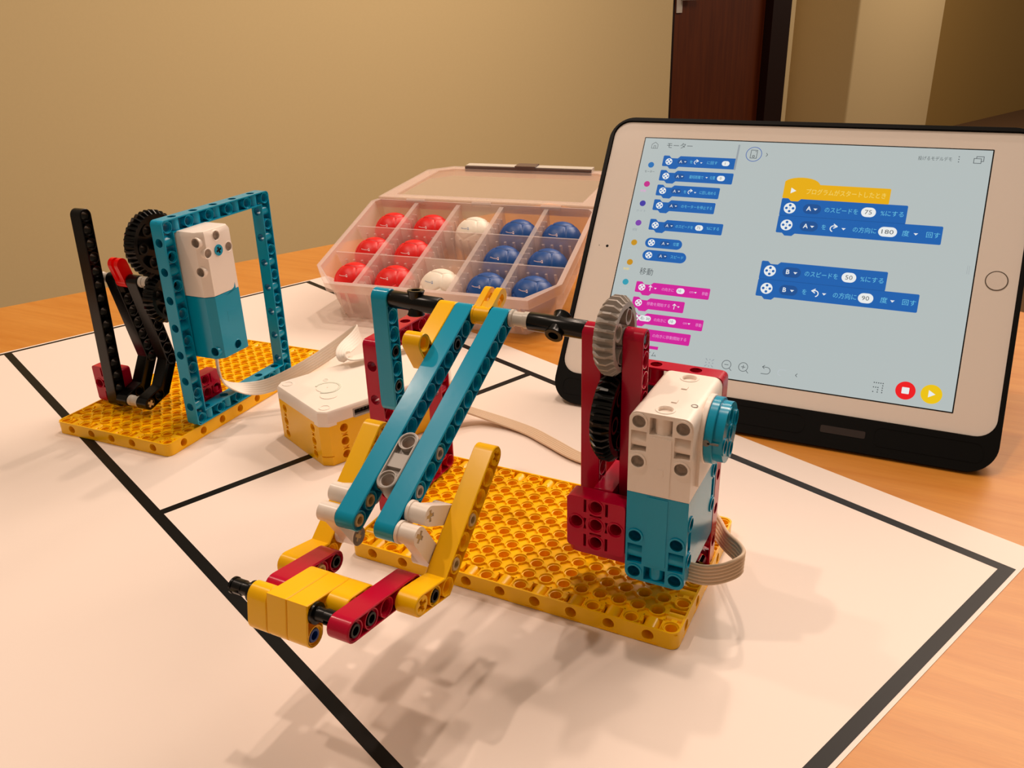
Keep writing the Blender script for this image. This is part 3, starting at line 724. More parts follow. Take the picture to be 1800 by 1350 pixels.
# cable from the motor to the hub (world points turned into the machine's frame)
inv = BM.inverted()
wp = [(-17.62, 8.9, 6.5), (-18.4, 9.5, 4.9), (-19.2, 10.5, 3.2), (-18.9, 11.6, 2.3), (-17.6, 12.8, 2.1), (-16.1, 14.3, 2.7), (-14.9, 16.6, 3.5), (-13.9, 18.6, 4.4), (-13.0, 19.2, 5.1), (-12.3, 18.0, 5.1), (-11.7, 15.6, 4.95), (-10.9, 15.2, 4.6), (-9.9, 17.2, 4.45), (-8.2, 20.0, 4.4), (-7.2, 21.8, 3.2)]
wd = [(-.8, .6, -.1), (-.8, .6, -.1), (-.8, .55, .0), (-.7, .5, .35), (-.4, .3, .8), (-.3, .2, 1), (-.4, .3, 1), (-.3, .2, 1), (-.2, .1, 1), (-.6, 0, .9), (-1, .3, .3), (-1, .2, 0), (-1, .3, 0), (-1, .3, 0), (-1, .3, 0)]
ip = [(inv @ (Vector(p)*S))/S for p in wp]; iw = [inv.to_3x3() @ Vector(q) for q in wd]
ribbon('ribbon_cable', ip, iw, 1.1, bm_, CABLE2, thick=.06, flat=.8)

# =================================================================== HUB
HT = -0.4068; HM = Matrix.Translation(Vector((-7.55, 7.45, 0))*S) @ Matrix.Rotation(HT, 4, 'Z')   # local: x<0 to the left, y>0 away
hb = empty('control_hub', 'yellow and white box shaped control hub behind the teal arms', 'hub', mtx=HM)
def hub():
    W_, L_ = 6.95, 11.0; out = [(-W_+.5, .0), (-.5, 0), (0, .5), (0, L_-.5), (-.5, L_), (-W_+.5, L_), (-W_, L_-.5), (-W_, .5)]
    A = MB(); prism(A, XY, [out], .02, 3.1); cut = MB()
    fx_ = FR((0, 0, 0), (1, 0, 0), (0, 0, 1)); fs = FR((0, 0, 0), (0, 1, 0), (0, 0, 1))
    for z in (.55, 1.55, 2.55):
        for x in (-1.45, -W_+1.3): cyl(cut, fx_, x, z, .3, -.6, .2, 18)
        for y in (1.6, L_-1.5): cyl(cut, fs, y, z, .3, -.6, .2, 18)
    for z in (1.05, 2.05):
        for x in (-1.45, -W_+1.3): prism(cut, fx_, [[(x-.25, z-.12), (x+.25, z-.12), (x+.1, z), (x+.25, z+.12), (x-.25, z+.12), (x-.1, z)]], -.12, .2)
        for y in (1.6, L_-1.5): prism(cut, fs, [[(y-.25, z-.12), (y+.25, z-.12), (y+.1, z), (y+.25, z+.12), (y-.25, z+.12), (y-.1, z)]], -.12, .2)
    # curved notch on the front corner
    n = 9; up = [(-.75+1.5*i/n, .83-.14*sin(pi*i/n)) for i in range(n+1)]
    cf = FR((-.25, .25, 0), (1, 1, 0), (0, 0, 1)); prism(cut, cf, [up+[(a, b-.06) for a, b in up[::-1]]], -.12, .4)
    body = boolean(A, cut); bo = body.build('battery_housing', YEL, hb, bevel=.06); bo['label'] = 'yellow lower housing'
    A = MB(); n = len(out); ins = [(x+(-W_/2-x)*.02, y+(L_/2-y)*.014) for x, y in out]
    A.add([(*p, 3.1) for p in out]+[(*p, 3.95) for p in out]+[(*p, 4.05) for p in ins], [tuple(range(n))[::-1]]+[(q*n+i, q*n+(i+1) % n, (q+1)*n+(i+1) % n, (q+1)*n+i) for q in (0, 1) for i in range(n)]+[tuple(2*n+i for i in range(n))])
    # lower front tip of the cover
    A2 = MB(); prism(A2, XY, [[(-1.1, 0.0), (-.5, -.01), (.01, .5), (.01, 1.1), (-.05, 1.1), (-.05, .52), (-.52, .05), (-1.1, .05)]], 2.95, 3.2)
    cut = MB(); box(cut, fs, 2.4, 5.1, 3.105, 3.69, -.5, .3); body = boolean(A, cut); body.add(A2.v, A2.f)
    co = body.build('cover', WHT, hb, bevel=.05); co['label'] = 'white top cover'
    m = MB(); prism(m, fs, [rrect(2.42, 3.02, 5.08, 3.68, .08, 2), rrect(2.5, 3.1, 5.0, 3.6, .05, 2)], -.45, .02); o = m.build('port_rim', GREY, co)
    m = MB(); box(m, fs, 2.45, 5.05, 3.11, 3.66, -.46, -.4)
    for i in range(6): box(m, fs, 2.9+i*.28, 3.02+i*.28, 3.38, 3.58, -.42, -.1)
    m.build('port_contacts', BLK, co)
    t = FR((0, 0, 4.05), (1, 0, 0), (0, 1, 0))
    def ringpart(x, y, r0, r1, name='button_ring', mt=MILK, h=.05, a0=0, a1=360):
        m = MB(); k = 40; O = [(x+r1*cos(radians(a0+(a1-a0)*i/k)), y+r1*sin(radians(a0+(a1-a0)*i/k))) for i in range(k+1)]; I = [(x+r0*cos(radians(a0+(a1-a0)*i/k)), y+r0*sin(radians(a0+(a1-a0)*i/k))) for i in range(k+1)]
        prism(m, t, [O+I[::-1]], -.02, h); m.build(name, mt, co)
    GLZ = mat('pale_light_ring', rgb('DDE5DA'), .15)
    ringpart(-3.6, 2.5, .82, .96, mt=GLZ, a0=-60, a1=215); ringpart(-3.6, 2.5, .05, .78, name='centre_button', mt=WHT, h=.035); ringpart(-2.35, 1.95, .55, .62, name='side_button_edge', mt=WHT, h=.04, a0=-140, a1=60)
    ringpart(-4.95, 3.1, .14, .2, name='small_button_edge', mt=WHT, h=.03)
    for x, y in ((-.75, .75), (-W_+.75, .75), (-.75, L_-.75), (-W_+.75, L_-.75)): ringpart(x, y, .3, .4, name='hole_rim', mt=WHT, h=.03)
hub()

# =================================================================== TABLET + CASE
TO = Vector((4.895, 25.422, 3.243)); TU = Vector((1.0, .021, -.003)); TV = Vector((-.018, .820, .572*1.0))
TV = Vector((-.01, .572, .820)); 
TU = Vector((1.000, 0.021, -0.003)).normalized(); TV = Vector((-0.010, 0.572, 0.820)); TV = (TV-TU*TV.dot(TU)).normalized(); TN = TU.cross(TV)   # faces the camera
T3 = Matrix(((TU.x, TV.x, TN.x, TO.x*S), (TU.y, TV.y, TN.y, TO.y*S), (TU.z, TV.z, TN.z, TO.z*S), (0, 0, 0, 1)))
def tmat(u, v, n=0):
    q = T3.copy(); o = TO+TU*u+TV*v+TN*n; q.translation = o*S; return q
tabm = tmat(0, 0)
tablet = empty('tablet', 'white tablet computer showing a coding app, propped up in a black case', 'tablet', mtx=tabm)
case = empty('tablet_case', 'black protective case around the white tablet', 'tablet case', mtx=tabm)
m = MB(); prism(m, XY, [rrect(-2.68, -1.36, 27.32, 19.84, 1.25, 8)], -.85, -.03); m.build('body', BEZ, tablet, bevel=.08)
m = MB(); prism(m, XY, [rrect(-.08, -.08, 24.72, 18.56, .05, 2)], -.04, -.02); m.build('display_border', BLK, tablet)
SCB = mat('lit_screen', (.02, .02, .02), .12, emis=rgb('BFC9C8'), estr=.80)
m = MB(); prism(m, XY, [rect(0, 0, 24.64, 18.48)], -.03, -.01); scr = m.build('screen', SCB, tablet); scr['label'] = 'lit pale screen with coding blocks'
m = MB(); lathe(m, FR((26.03, 9.22, -.03), (1, 0, 0), (0, 1, 0)), [(.69, 0), (.69, .02), (.63, .02), (.62, .005), (.0, .004)], 40); hbn = m.build('home_button', CHROME, tablet)
m = MB(); cyl(m, FR((26.03, 9.22, -.03), (1, 0, 0), (0, 1, 0)), 0, 0, .62, 0, .018, 36); m.build('button_face', mat('button_face', rgb('F0E6DE'), .4, spec=.2), hbn)
m = MB(); cyl(m, FR((-1.23, 9.17, -.03), (1, 0, 0), (0, 1, 0)), 0, 0, .11, 0, .008, 20); m.build('front_camera', BLK, tablet)
m = MB(); cyl(m, FR((-1.9, 9.17, -.03), (1, 0, 0), (0, 1, 0)), 0, 0, .04, 0, .006, 12); m.build('light_sensor', PRINT, tablet)
# case
m = MB(); prism(m, XY, [rrect(-3.02, -3.74, 27.62, 20.17, 1.9, 10), rrect(-2.72, -1.4, 27.36, 19.88, 1.28, 8)], -.12, .12)
prism(m, XY, [rrect(-3.02, -3.36, 27.62, 20.17, 1.9, 10), rrect(-2.72, -1.4, 27.36, 19.88, 1.28, 8)], -.5, -.12)
prism(m, XY, [rrect(-3.02, -3.08, 27.62, 20.17, 1.9, 10), rrect(-2.70, -1.38, 27.34, 19.86, 1.26, 8)], -.9, -.5)
prism(m, XY, [rrect(-3.0, -2.64, 27.6, 20.15, 1.85, 10)], -1.6, -.88)
m.build('shell', CASE, case, bevel=.12)
m = MB(); prism(m, XY, [rrect(16.85, -2.75, 19.72, -2.25, .1, 3)], .1, .135); m.build('connector_cover', mat('brown_rubber', rgb('2B201D'), .5), case)
m = MB(); prism(m, XY, [rrect(20.2, -3.1, 26.8, -1.75, .5, 4), rrect(20.28, -3.02, 26.72, -1.83, .45, 4)], .1, .14); m.build('grip_ridge', CASE, case)
m = MB(); prism(m, XY, [rrect(-2.3, -3.1, 15.8, -1.75, .5, 4), rrect(-2.22, -3.02, 15.72, -1.83, .45, 4)], .1, .14); m.build('grip_ridge', CASE, case)
# stand flap at the back reaching the table
pa = Vector((0, 11.5, -1.6)); zt = (TO.z+TV.z*11.5+TN.z*-1.6); hit = Vector((0, 0, 0))
loc_dn = Vector((0, TV.z, TN.z)); dirb = Vector((0, TV.y*.45-TV.z*1, TN.y*.45-TN.z*1))   # world (0,.45,-1) in (v,n)
den = dirb.y*TV.z+dirb.z*TN.z; tt = (0.02-zt)/den; pb = pa+dirb*tt
fz = FR((5.5, pa.y, pa.z), (1, 0, 0), (0, dirb.y, dirb.z)); m = MB(); prism(m, fz, [rrect(0, 0, 13.6, (pb-pa).length-.15, .6, 4)], -.12, .12); m.build('stand_flap', CASE, case)

# ---- screen contents: flat lit shapes on the glass
def em(name, hexc, s=.80): return mat(name, (.02, .02, .02), .12, emis=rgb(hexc), estr=s)
SBLUE = em('screen_blue', '0062B4', .85); SDBL = em('screen_dark_blue', '00539C', .8); SYEL = em('screen_yellow', 'E9AE00', .9); SPNK = em('screen_magenta', 'D8129E', .85)
SWHT = em('screen_white', 'F1F4F4', .85); SINK = em('screen_dark_text', '5A6468', .7); SCY = em('screen_pale_blue_text', '6CCBEE', .8); SYT = em('screen_pale_yellow_text', 'F5D56A', .9)
SPT = em('screen_pale_pink_text', 'F0A0DC', .85); SRED = em('screen_red', 'F00818', .9); SYB = em('screen_button_yellow', 'EFC400', .9); SGR = em('screen_grey', 'A9B2B8', .7); SLW = em('screen_panel_line', 'CBD3D8', .78)
dots = ['1673BC', 'C9288E', '4038A8', '8040B0', 'CC9418', 'CC9010', '28A0B8']
zl = [0]
def scr_shape(name, loops_list, m, layer=1):
    if name in ('reel_icon', 'port_pill', 'value_pill', 'menu_arrow', 'block_seam', 'drag_handle') and len(loops_list) > 1:
        for l in loops_list: scr_shape(name, [l], m, layer)
        return
    mb = MB()
    for loops in loops_list: prism(mb, XY, loops, -.012+.008*(layer-1), -.012+.008*layer+.002)
    o = mb.build(name, m, tablet, smooth=30); o.parent = scr; return o
def blk(u0, v0, u1, v1, hat=False):
    """coding block outline with notch on top and tab below; v1 = top"""
    n0, n1 = u0+.45, u0+1.35; t = .2
    o = [(u0, v0+.06), (u0+.06, v0), (n0, v0), (n0+.2, v0-t), (n1-.2, v0-t), (n1, v0), (u1-.06, v0), (u1, v0+.06), (u1, v1-.06), (u1-.06, v1)]
    if hat:
        o += [(u0+2.5, v1)]+[(u0+1.2+1.25*cos(a), v1+.5*sin(a)) for a in [pi*i/12 for i in range(1, 12)]]+[(u0, v1)]
    else: o += [(n1, v1), (n1-.2, v1-t), (n0+.2, v1-t), (n0, v1), (u0+.06, v1), (u0, v1-.06)]
    return [o]
def pill(u0, v0, u1, v1): r = min(u1-u0, v1-v0)/2-.001; return [rrect(u0, v0, u1, v1, r, 6)]
def tri(u, v, s=.14): return [[(u-s, v+s*.5), (u+s, v+s*.5), (u, v-s*.6)]]
def reel(u, v, r=.36): return [circ(u, v, r, 24)]+[circ(u+cos(a)*r*.56, v+sin(a)*r*.56, r*.24, 10) for a in (0, pi/2, pi, 3*pi/2)]+[circ(u, v, r*.08, 6)]
def txt(s, u, v, size, m, layer=2, bold=0, width=None, name='lettering', parent=None, mx=None):
    c = bpy.data.curves.new('t', 'FONT'); c.body = s; c.size = size; c.align_x = 'LEFT'; c.align_y = 'CENTER'; c.offset = bold; c.resolution_u = 2
    t = bpy.data.objects.new('t', c); COL.objects.link(t); bpy.context.view_layer.update()
    dg = bpy.context.evaluated_depsgraph_get(); me = t.evaluated_get(dg).to_mesh()
    V_ = [tuple(x.co) for x in me.vertices]; Fc = [tuple(p.vertices) for p in me.polygons]
    bpy.data.objects.remove(t)
    mb = MB()
    if not V_: return None
    x0 = min(a[0] for a in V_); x1 = max(a[0] for a in V_); y0 = min(a[1] for a in V_); y1 = max(a[1] for a in V_); k = (width/(x1-x0)) if width else 1
    mb.add([((a-x0)*k+u, b-(y0+y1)/2+v, -.012+.008*layer+.003) for a, b, c_ in V_], Fc)
    if mx: mb.v = [tuple(mx(*q)) for q in mb.v]
    me2 = bpy.data.meshes.new(name); me2.from_pydata([(a*S, b*S, c_*S) for a, b, c_ in mb.v], [], mb.f); me2.materials.append(m)
    o = bpy.data.objects.new(name, me2); COL.objects.link(o); o.parent = parent or scr; return o
# blocks of the palette on the left
for (u0, v0, u1, v1) in ((1.78, 16.15, 7.5, 17.05), (1.78, 14.92, 7.5, 15.82), (1.78, 13.67, 6.7, 14.58), (1.78, 12.44, 6.6, 13.34), (1.8, 10.8, 7.5, 11.7)): scr_shape('code_block', [blk(u0, v0, u1, v1)], SBLUE)
for (u0, v0, u1, v1) in ((1.78, 9.35, 4.7, 10.15), (1.78, 8.3, 5.22, 9.15)): scr_shape('code_block', [pill(u0, v0, u1, v1)], SBLUE)
for (u0, v0, u1, v1) in ((1.78, 5.68, 7.52, 6.55), (1.78, 4.42, 5.83, 5.3), (1.78, 3.22, 7.5, 4.08), (1.78, 1.98, 6.77, 2.86)): scr_shape('code_block', [blk(u0, v0, u1, v1)], SPNK)
scr_shape('code_block', [[rect(1.8, 1.36, 4.52, 1.6)]], SPNK)
scr_shape('reel_icon', [reel(2.28, y, .27) for y in (16.55, 15.32, 14.08, 12.85, 11.2, 9.75, 8.72, 6.1, 4.84, 3.62)], SWHT, 2)
scr_shape('port_pill', [pill(u-.33, y-.2, u+.45, y+.2) for u, y in ((3.3, 16.58), (3.3, 15.34), (3.3, 14.1), (3.3, 12.87), (3.3, 11.23), (3.3, 9.76), (3.3, 8.73))], SDBL, 2)
for y in (16.58, 15.34, 14.1, 12.87, 11.23, 9.76, 8.73): txt('A', 3.12, y, .34, SWHT, 3)
scr_shape('menu_arrow', [tri(3.58, y, .09) for y in (16.58, 15.34, 14.1, 12.87, 11.23, 9.76, 8.73)]+[tri(4.85, 16.55, .09), tri(4.85, 14.08, .09), tri(5.5, 15.36, .09), tri(3.35, 6.1, .1), tri(5.4, 4.86, .1), tri(6.45, 6.12, .1), tri(6.45, 3.66, .1)], SWHT, 3)
for s, u, v, wd_ in (('を', 3.95, 16.6, .22), ('に回す', 5.3, 16.6, .8), ('最短距離で', 4.15, 15.36, 1.1), ('位置', 5.75, 15.38, .4), ('を', 3.95, 14.1, .22), ('に回し始める', 5.2, 14.12, 1.25), ('のモーターを停止する', 4.0, 12.9, 2.4), ('のスピードを', 3.9, 11.24, 1.35), ('%にする', 6.3, 11.28, .95), ('位置', 4.0, 9.78, .45), ('スピード', 4.0, 8.75, 1.0)): txt(s, u, v, .3, SCY, 2, width=wd_)
for s, u, v, wd_ in (('の向きに', 3.85, 6.12, .95), ('cm', 6.0, 6.12, .3), ('移動', 6.95, 6.12, .45), ('移動を開始する', 2.95, 4.86, 1.8), ('の向きに', 3.75, 3.66, .95), ('cm', 6.0, 3.66, .3), ('移動', 6.95, 3.66, .45), ('の向きに移動開始する', 3.9, 2.42, 2.6)): txt(s, u, v, .3, SPT, 2, width=wd_)

scr_shape('value_pill', [pill(6.44, 16.4, 7.02, 16.8), pill(6.3, 15.15, 6.9, 15.58), pill(5.42, 11.03, 6.02, 11.47), pill(5.0, 5.9, 5.62, 6.34), pill(2.55, 3.44, 3.5, 3.88), pill(4.85, 3.46, 5.45, 3.88)], SWHT, 2)
for s, u, v in (('1', 6.68, 16.6), ('0', 6.52, 15.37), ('75', 5.55, 11.25), ('10', 5.13, 6.12), ('右: 30', 2.68, 3.66), ('10', 5.0, 3.67)): txt(s, u, v, .3, SINK, 3)
txt('モーター', 1.85, 17.92, .52, SINK, 2, width=2.05); txt('移動', 1.85, 7.38, .62, SINK, 2, width=1.05); txt('イム', 3.7, .98, .42, SINK, 2)
# category dots
for i, (v, c) in enumerate(zip((16.2, 14.57, 12.93, 11.29, 9.65, 8.02, 6.39), dots)): scr_shape('category_dot', [[circ(.9, v, .24, 20)]], em('dot_colour', c, .85))
for s, v, c in (('モーター', 15.63, SINK), ('移動', 13.98, SPT), ('ライト', 12.3, SGR), ('音', 10.72, SGR), ('イベント', 9.1, SLW), ('制御', 7.45, SYT), ('センサー', 5.85, SLW)): txt(s, .5, v, .22, c, 2, width=.8 if len(s) > 2 else .45)
# home icon
def outline(path, wd_=.04): return [offs([p, q], wd_/2, 4) for p, q in zip(path[:-1], path[1:])]
def strokes(paths, wd_=.04): return [[l] for p in paths for l in outline(p, wd_)]
scr_shape('home_icon', strokes([[(.62, 17.62), (.62, 17.95), (.87, 18.15), (1.12, 17.95), (1.12, 17.62), (.62, 17.62)], [(.8, 17.62), (.8, 17.85), (.95, 17.85), (.95, 17.62)]], .03), SINK)
scr_shape('scroll_bar', [[rrect(7.42, 16.1, 7.56, 18.2, .06, 3)]], SGR, 3)
for ux, vx in ((2.95, 6.1), (5.08, 4.86)): scr_shape('up_arrow', strokes([[(ux, vx-.2), (ux, vx+.2)], [(ux-.12, vx+.08), (ux, vx+.2), (ux+.12, vx+.08)]], .05), SWHT, 2)
arc = lambda cx, cy, r, a0, a1, n=10: [(cx+r*cos(radians(a0+(a1-a0)*i/n)), cy+r*sin(radians(a0+(a1-a0)*i/n))) for i in range(n+1)]
scr_shape('device_icon', [[circ(8.7, 17.47, .6, 36), circ(8.7, 17.47, .55, 36)]], em('screen_ring_blue', '4C70B8'))
scr_shape('device_icon', strokes([[(8.47, 17.15), (8.47, 17.8), (8.93, 17.8), (8.93, 17.15), (8.47, 17.15)], arc(8.7, 17.3, .08, 0, 360), [(8.8, 17.7), (8.86, 17.7)]], .04), SINK, 2)
scr_shape('chevron', strokes([[(9.62, 17.6), (9.72, 17.47), (9.62, 17.34)], [(14.7, 1.06), (14.6, .95), (14.7, .84)]], .04), SINK)
# main program
scr_shape('code_block', [blk(11.38, 14.1, 18.68, 15.28, True)], SYEL, 2)
for u0, v0, u1, v1 in ((11.38, 12.74, 19.95, 14.1), (11.38, 11.4, 22.36, 12.74), (10.82, 7.74, 19.4, 9.13), (10.82, 6.43, 21.6, 7.74)): scr_shape('code_block', [blk(u0, v0, u1, v1)], SBLUE)
scr_shape('block_seam', [[rect(11.4, 12.73, 19.95, 12.76)], [rect(10.84, 7.73, 19.4, 7.76)]], SDBL, 2)
scr_shape('play_icon', [[[(11.9, 14.5), (11.9, 14.95), (12.28, 14.72)]]], SWHT, 3)
txt('プログラムがスタートしたとき', 13.0, 14.72, .5, SYT, 3, width=5.4)
scr_shape('reel_icon', [reel(12.05, 13.34, .42), reel(12.05, 12.02, .42), reel(11.51, 8.4, .42), reel(11.51, 7.05, .42)], SWHT, 2)
scr_shape('port_pill', [pill(12.98, y-.38, 14.24, y+.38) for y in (13.38, 12.04)]+[pill(12.4, y-.38, 13.68, y+.38) for y in (8.43, 7.07)], SDBL, 2)
for s, u, v in (('A', 13.22, 13.4), ('A', 13.22, 12.05), ('B', 12.65, 8.45), ('B', 12.65, 7.08)): txt(s, u, v, .48, SWHT, 3, bold=.008)
scr_shape('menu_arrow', [tri(13.85, 13.36), tri(13.85, 12.02), tri(13.3, 8.4), tri(13.3, 7.05), tri(16.0, 12.02), tri(20.72, 12.04), tri(15.5, 7.05), tri(19.97, 7.06)], SWHT, 3)
for s, u, v, wd_ in (('のスピードを', 14.5, 13.4, 2.25), ('%にする', 18.25, 13.42, 1.5), ('を', 14.5, 12.06, .3), ('の方向に', 16.62, 12.06, 1.55), ('度', 19.85, 12.05, .45), ('回す', 21.38, 12.06, .85), ('のスピードを', 13.95, 8.45, 2.25), ('%にする', 17.7, 8.45, 1.5), ('を', 14.0, 7.08, .3), ('の方向に', 16.1, 7.08, 1.55), ('度', 19.2, 7.08, .45), ('回す', 20.6, 7.08, .85)): txt(s, u, v, .46, SCY, 2, width=wd_)
scr_shape('value_pill', [pill(16.96, 13.06, 17.94, 13.78), pill(18.3, 11.7, 19.52, 12.42), pill(16.45, 8.1, 17.42, 8.82), pill(17.75, 6.72, 18.75, 7.44)], SWHT, 2)
for s, u, v, wd_ in (('75', 17.2, 13.42, .48), ('180', 18.52, 12.06, .78), ('50', 16.7, 8.46, .48), ('90', 18.0, 7.08, .48)): txt(s, u, v, .46, SINK, 3, width=wd_)
scr_shape('turn_arrow', strokes([arc(15.32, 12.0, .22, 250, 60)[::1], [(15.1, 12.32), (15.38, 12.22), (15.42, 11.95)][:0] or [(15.32, 12.34), (15.55, 12.18), (15.32, 12.04)]], .07), SWHT, 2)
scr_shape('turn_arrow', strokes([arc(14.88, 7.03, .22, -70, 120), [(14.86, 7.36), (14.64, 7.22), (14.86, 7.08)]], .07), SWHT, 2)
for ux, vx in ((4.45, 16.58), (4.45, 14.1)): scr_shape('turn_arrow', strokes([arc(ux, vx, .15, 250, 60), [(ux, vx+.24), (ux+.16, vx+.12), (ux, vx+.02)]], .05), SWHT, 2)
txt('投げるモデルデモ', 20.05, 17.72, .34, SINK, 2, width=2.15)
scr_shape('menu_dots', [[circ(22.62, v, .04, 8)] for v in (17.55, 17.74, 17.93)], SINK)
scr_shape('copy_icon', strokes([[(23.55, 17.5), (23.55, 17.85), (24.0, 17.85), (24.0, 17.5), (23.55, 17.5)], [(23.7, 17.85), (23.7, 18.0), (24.15, 18.0), (24.15, 17.65), (24.0, 17.65)]], .04), SINK)
# tool icons along the bottom
scr_shape('tool_icon', [[circ(8.5+dx*.25, .95+dy*.25, .05, 6)] for dx in (-1, 0, 1) for dy in (-1, 0, 1)]+strokes([[(8.2, 1.25), (8.35, 1.1)], [(8.8, 1.25), (8.65, 1.1)], [(8.2, .65), (8.35, .8)], [(8.8, .65), (8.65, .8)]], .04), SGR)
scr_shape('tool_icon', [[circ(9.75, 1.0, .34, 24), circ(9.75, 1.0, .3, 24)]]+strokes([[(10.0, .75), (10.15, .6)], [(9.62, 1.0), (9.88, 1.0)]], .04), SINK)
scr_shape('tool_icon', [[circ(10.95, 1.0, .34, 24), circ(10.95, 1.0, .3, 24)]]+strokes([[(11.2, .75), (11.35, .6)], [(10.82, 1.0), (11.08, 1.0)], [(10.95, .87), (10.95, 1.13)]], .04), SINK)
scr_shape('tool_icon', strokes([[(12.3, 1.22), (12.6, 1.22)]+arc(12.6, .97, .25, 90, -90, 8)+[(12.25, .72)], [(12.42, 1.34), (12.28, 1.22), (12.42, 1.1)]], .04), SINK)
scr_shape('tool_icon', strokes([[(13.9, 1.2), (13.6, 1.2)]+arc(13.6, .98, .22, 90, 270, 8)], .03), SLW)
scr_shape('tool_icon', [[circ(19.72+i*.14, .6+j*.16, .045, 6)] for i in range(5) for j in range(5) if (j == 4 or i == 4 or (j == 2 and i < 3) or (i == 2 and j < 3) or (i == 0 and j == 0))], SINK)
scr_shape('stop_button', [[circ(21.7, .98, .62, 40)]], SRED, 1); scr_shape('stop_symbol', [[rrect(21.47, .76, 21.93, 1.2, .04, 2)]], SWHT, 2)
scr_shape('play_button', [[circ(23.28, .98, .65, 40)]], SYB, 1); scr_shape('play_symbol', [[[(23.1, .74), (23.1, 1.24), (23.52, .99)]]], SWHT, 2)
scr_shape('drag_handle', [[rect(24.2, 9.5, 24.22, 10.1)], [rect(24.32, 9.5, 24.34, 10.1)]], SGR)

# =================================================================== BALL CASE
Bx, By, Bt, Bal, BW, BD, BH, BI = -26.564, 33.546, .1162, .3207, 24.956, 5.012, 4.707, 1.682
BU = Vector((cos(Bt), sin(Bt), 0)); BV = Vector((-sin(Bt)*cos(Bal), cos(Bt)*cos(Bal), sin(Bal))); BN = BU.cross(BV)
BMx = Matrix(((BU.x, BV.x, BN.x, Bx*S), (BU.y, BV.y, BN.y, By*S), (BU.z, BV.z, BN.z, 0), (0, 0, 0, 1)))
bc = empty('ball_case', 'frosted clear plastic case with fifteen compartments and an open lid, behind the hub', 'storage case', mtx=BMx)
u0, u1, v0, v1 = -BI, BW-BI, -.3, 3*BD+.2
def quad_wall(mb, P0, P1, Q1, Q0, t=.12):
    P0, P1, Q1, Q0 = map(Vector, (P0, P1, Q1, Q0)); n = (P1-P0).cross(Q0-P0).normalized()*t
    vs = [P0, P1, Q1, Q0]+[p+n for p in (P0, P1, Q1, Q0)]
    mb.add(vs, [(0, 1, 2, 3), (7, 6, 5, 4), (0, 4, 5, 1), (1, 5, 6, 2), (2, 6, 7, 3), (3, 7, 4, 0)])
ib = .75; c_ = 2.4       # wall draft and front chamfer
top = [(u0+c_, v0-.2), (u1-c_, v0-.2), (u1, v0+2.2), (u1, v1-.5), (u1-.5, v1), (u0+.5, v1), (u0, v1-.5), (u0, v0+2.2)]
bot = [(u0+c_+ib*.6, v0+.3), (u1-c_-ib*.6, v0+.3), (u1-ib, v0+2.4), (u1-ib, v1-.9), (u1-.9, v1-.5), (u0+.9, v1-.5), (u0+ib, v1-.9), (u0+ib, v0+2.4)]
m = MB()
for i in range(8):
    j = (i+1) % 8; quad_wall(m, (*bot[i], .1), (*bot[j], .1), (*top[j], BH), (*top[i], BH), .1)
prism(m, XY, [bot], .05, .17)
m.build('tray', FROST, bc)
m = MB(); prism(m, XY, [[(x+(.45 if x > 10 else -.45), y+(-.35 if y < 1 else .1)) for x, y in top], top], BH-.12, BH+.0)
lo = [(x+(.5 if x > 10 else -.5), y+(-.4 if y < 1 else .1)) for x, y in top]
prism(m, XY, [lo, [(x+(-.08 if x > 10 else .08), y+(.08 if y < 1 else -.08)) for x, y in lo]], BH-1.0, BH); m.build('rim', FROST, bc)
for i in range(1, 5):
    u = u0+BW/5*i; m = MB()
    prism(m, FR((u-.24, 0, 0), (0, 1, 0), (0, 0, 1)), [[(v0+.25, .15), (v1-.4, .15), (v1-.15, BH-.15), (v0, BH-.15)]], 0, .48)
    for j in range(3):
        for k in range(4): vv = BD*j+1.0+k*.95; box(m, XY, u-.34, u+.34, vv-.07, vv+.07, .8, BH-.9)
    m.build('divider', FROST, bc)
for j in (1, 2):
    m = MB(); vv = BD*j
    prism(m, FR((0, vv, 0), (1, 0, 0), (0, 0, 1)), [[(u0+ib*.9, .15), (u1-ib*.9, .15), (u1-.1, BH-.3), (u0+.1, BH-.3)]], -.08, .08)
    for i in range(5):
        for k in range(4): uu = u0+BW/5*i+1.1+k*.92; cyl(m, FR((uu, vv-.1, .9), (1, 0, 0), (0, 1, 0)), 0, 0, .14, 0, BH-2.0, 8)
    m.build('divider', FROST, bc)
m = MB()
for i in range(5):
    for k in range(4): uu = u0+BW/5*i+1.1+k*.92; cyl(m, FR((uu, v0-.28, .9), (1, 0, 0), (0, 1, 0)), 0, 0, .14, 0, BH-2.0, 8) if 1 < uu < 20.5 else None
m.build('front_ribs', FROST, bc)
# lid: hinged on the back rim, lying back almost flat
lb = radians(3.4)-Bal; LF = FR((0, v1+.1, BH-.1), (1, 0, 0), (0, cos(lb), sin(lb))); Ll = 15.6
lo_ = [(u0, .3), (u1, .3), (u1, Ll-2.2), (u1-2.6, Ll), (u0+2.6, Ll), (u0, Ll-2.2)]
li = [(u0+1.6, 1.6), (u1-1.6, 1.6), (u1-1.6, Ll-2.6), (u1-3.3, Ll-1.4), (u0+3.3, Ll-1.4), (u0+1.6, Ll-2.6)]
lid = MB(); prism(lid, LF, [lo_], .0, .12); lidm = lid.build('lid', FROST2, bc)
m = MB(); prism(m, LF, [[(x*1.0, y) for x, y in lo_], [(x+(-.14 if x > 10 else .14), y+(.14 if y < 5 else -.14)) for x, y in lo_]], -.9, .1); o = m.build('lid_skirt', FROST, lidm)
m = MB(); prism(m, LF, [lo_, li], .12, .26); m.build('lid_border', FROST, lidm)
m = MB(); box(m, LF, u0+4.6, u1-4.2, Ll-.9, Ll+.35, .25, .62); m.build('latch_bar', LGREY, lidm)
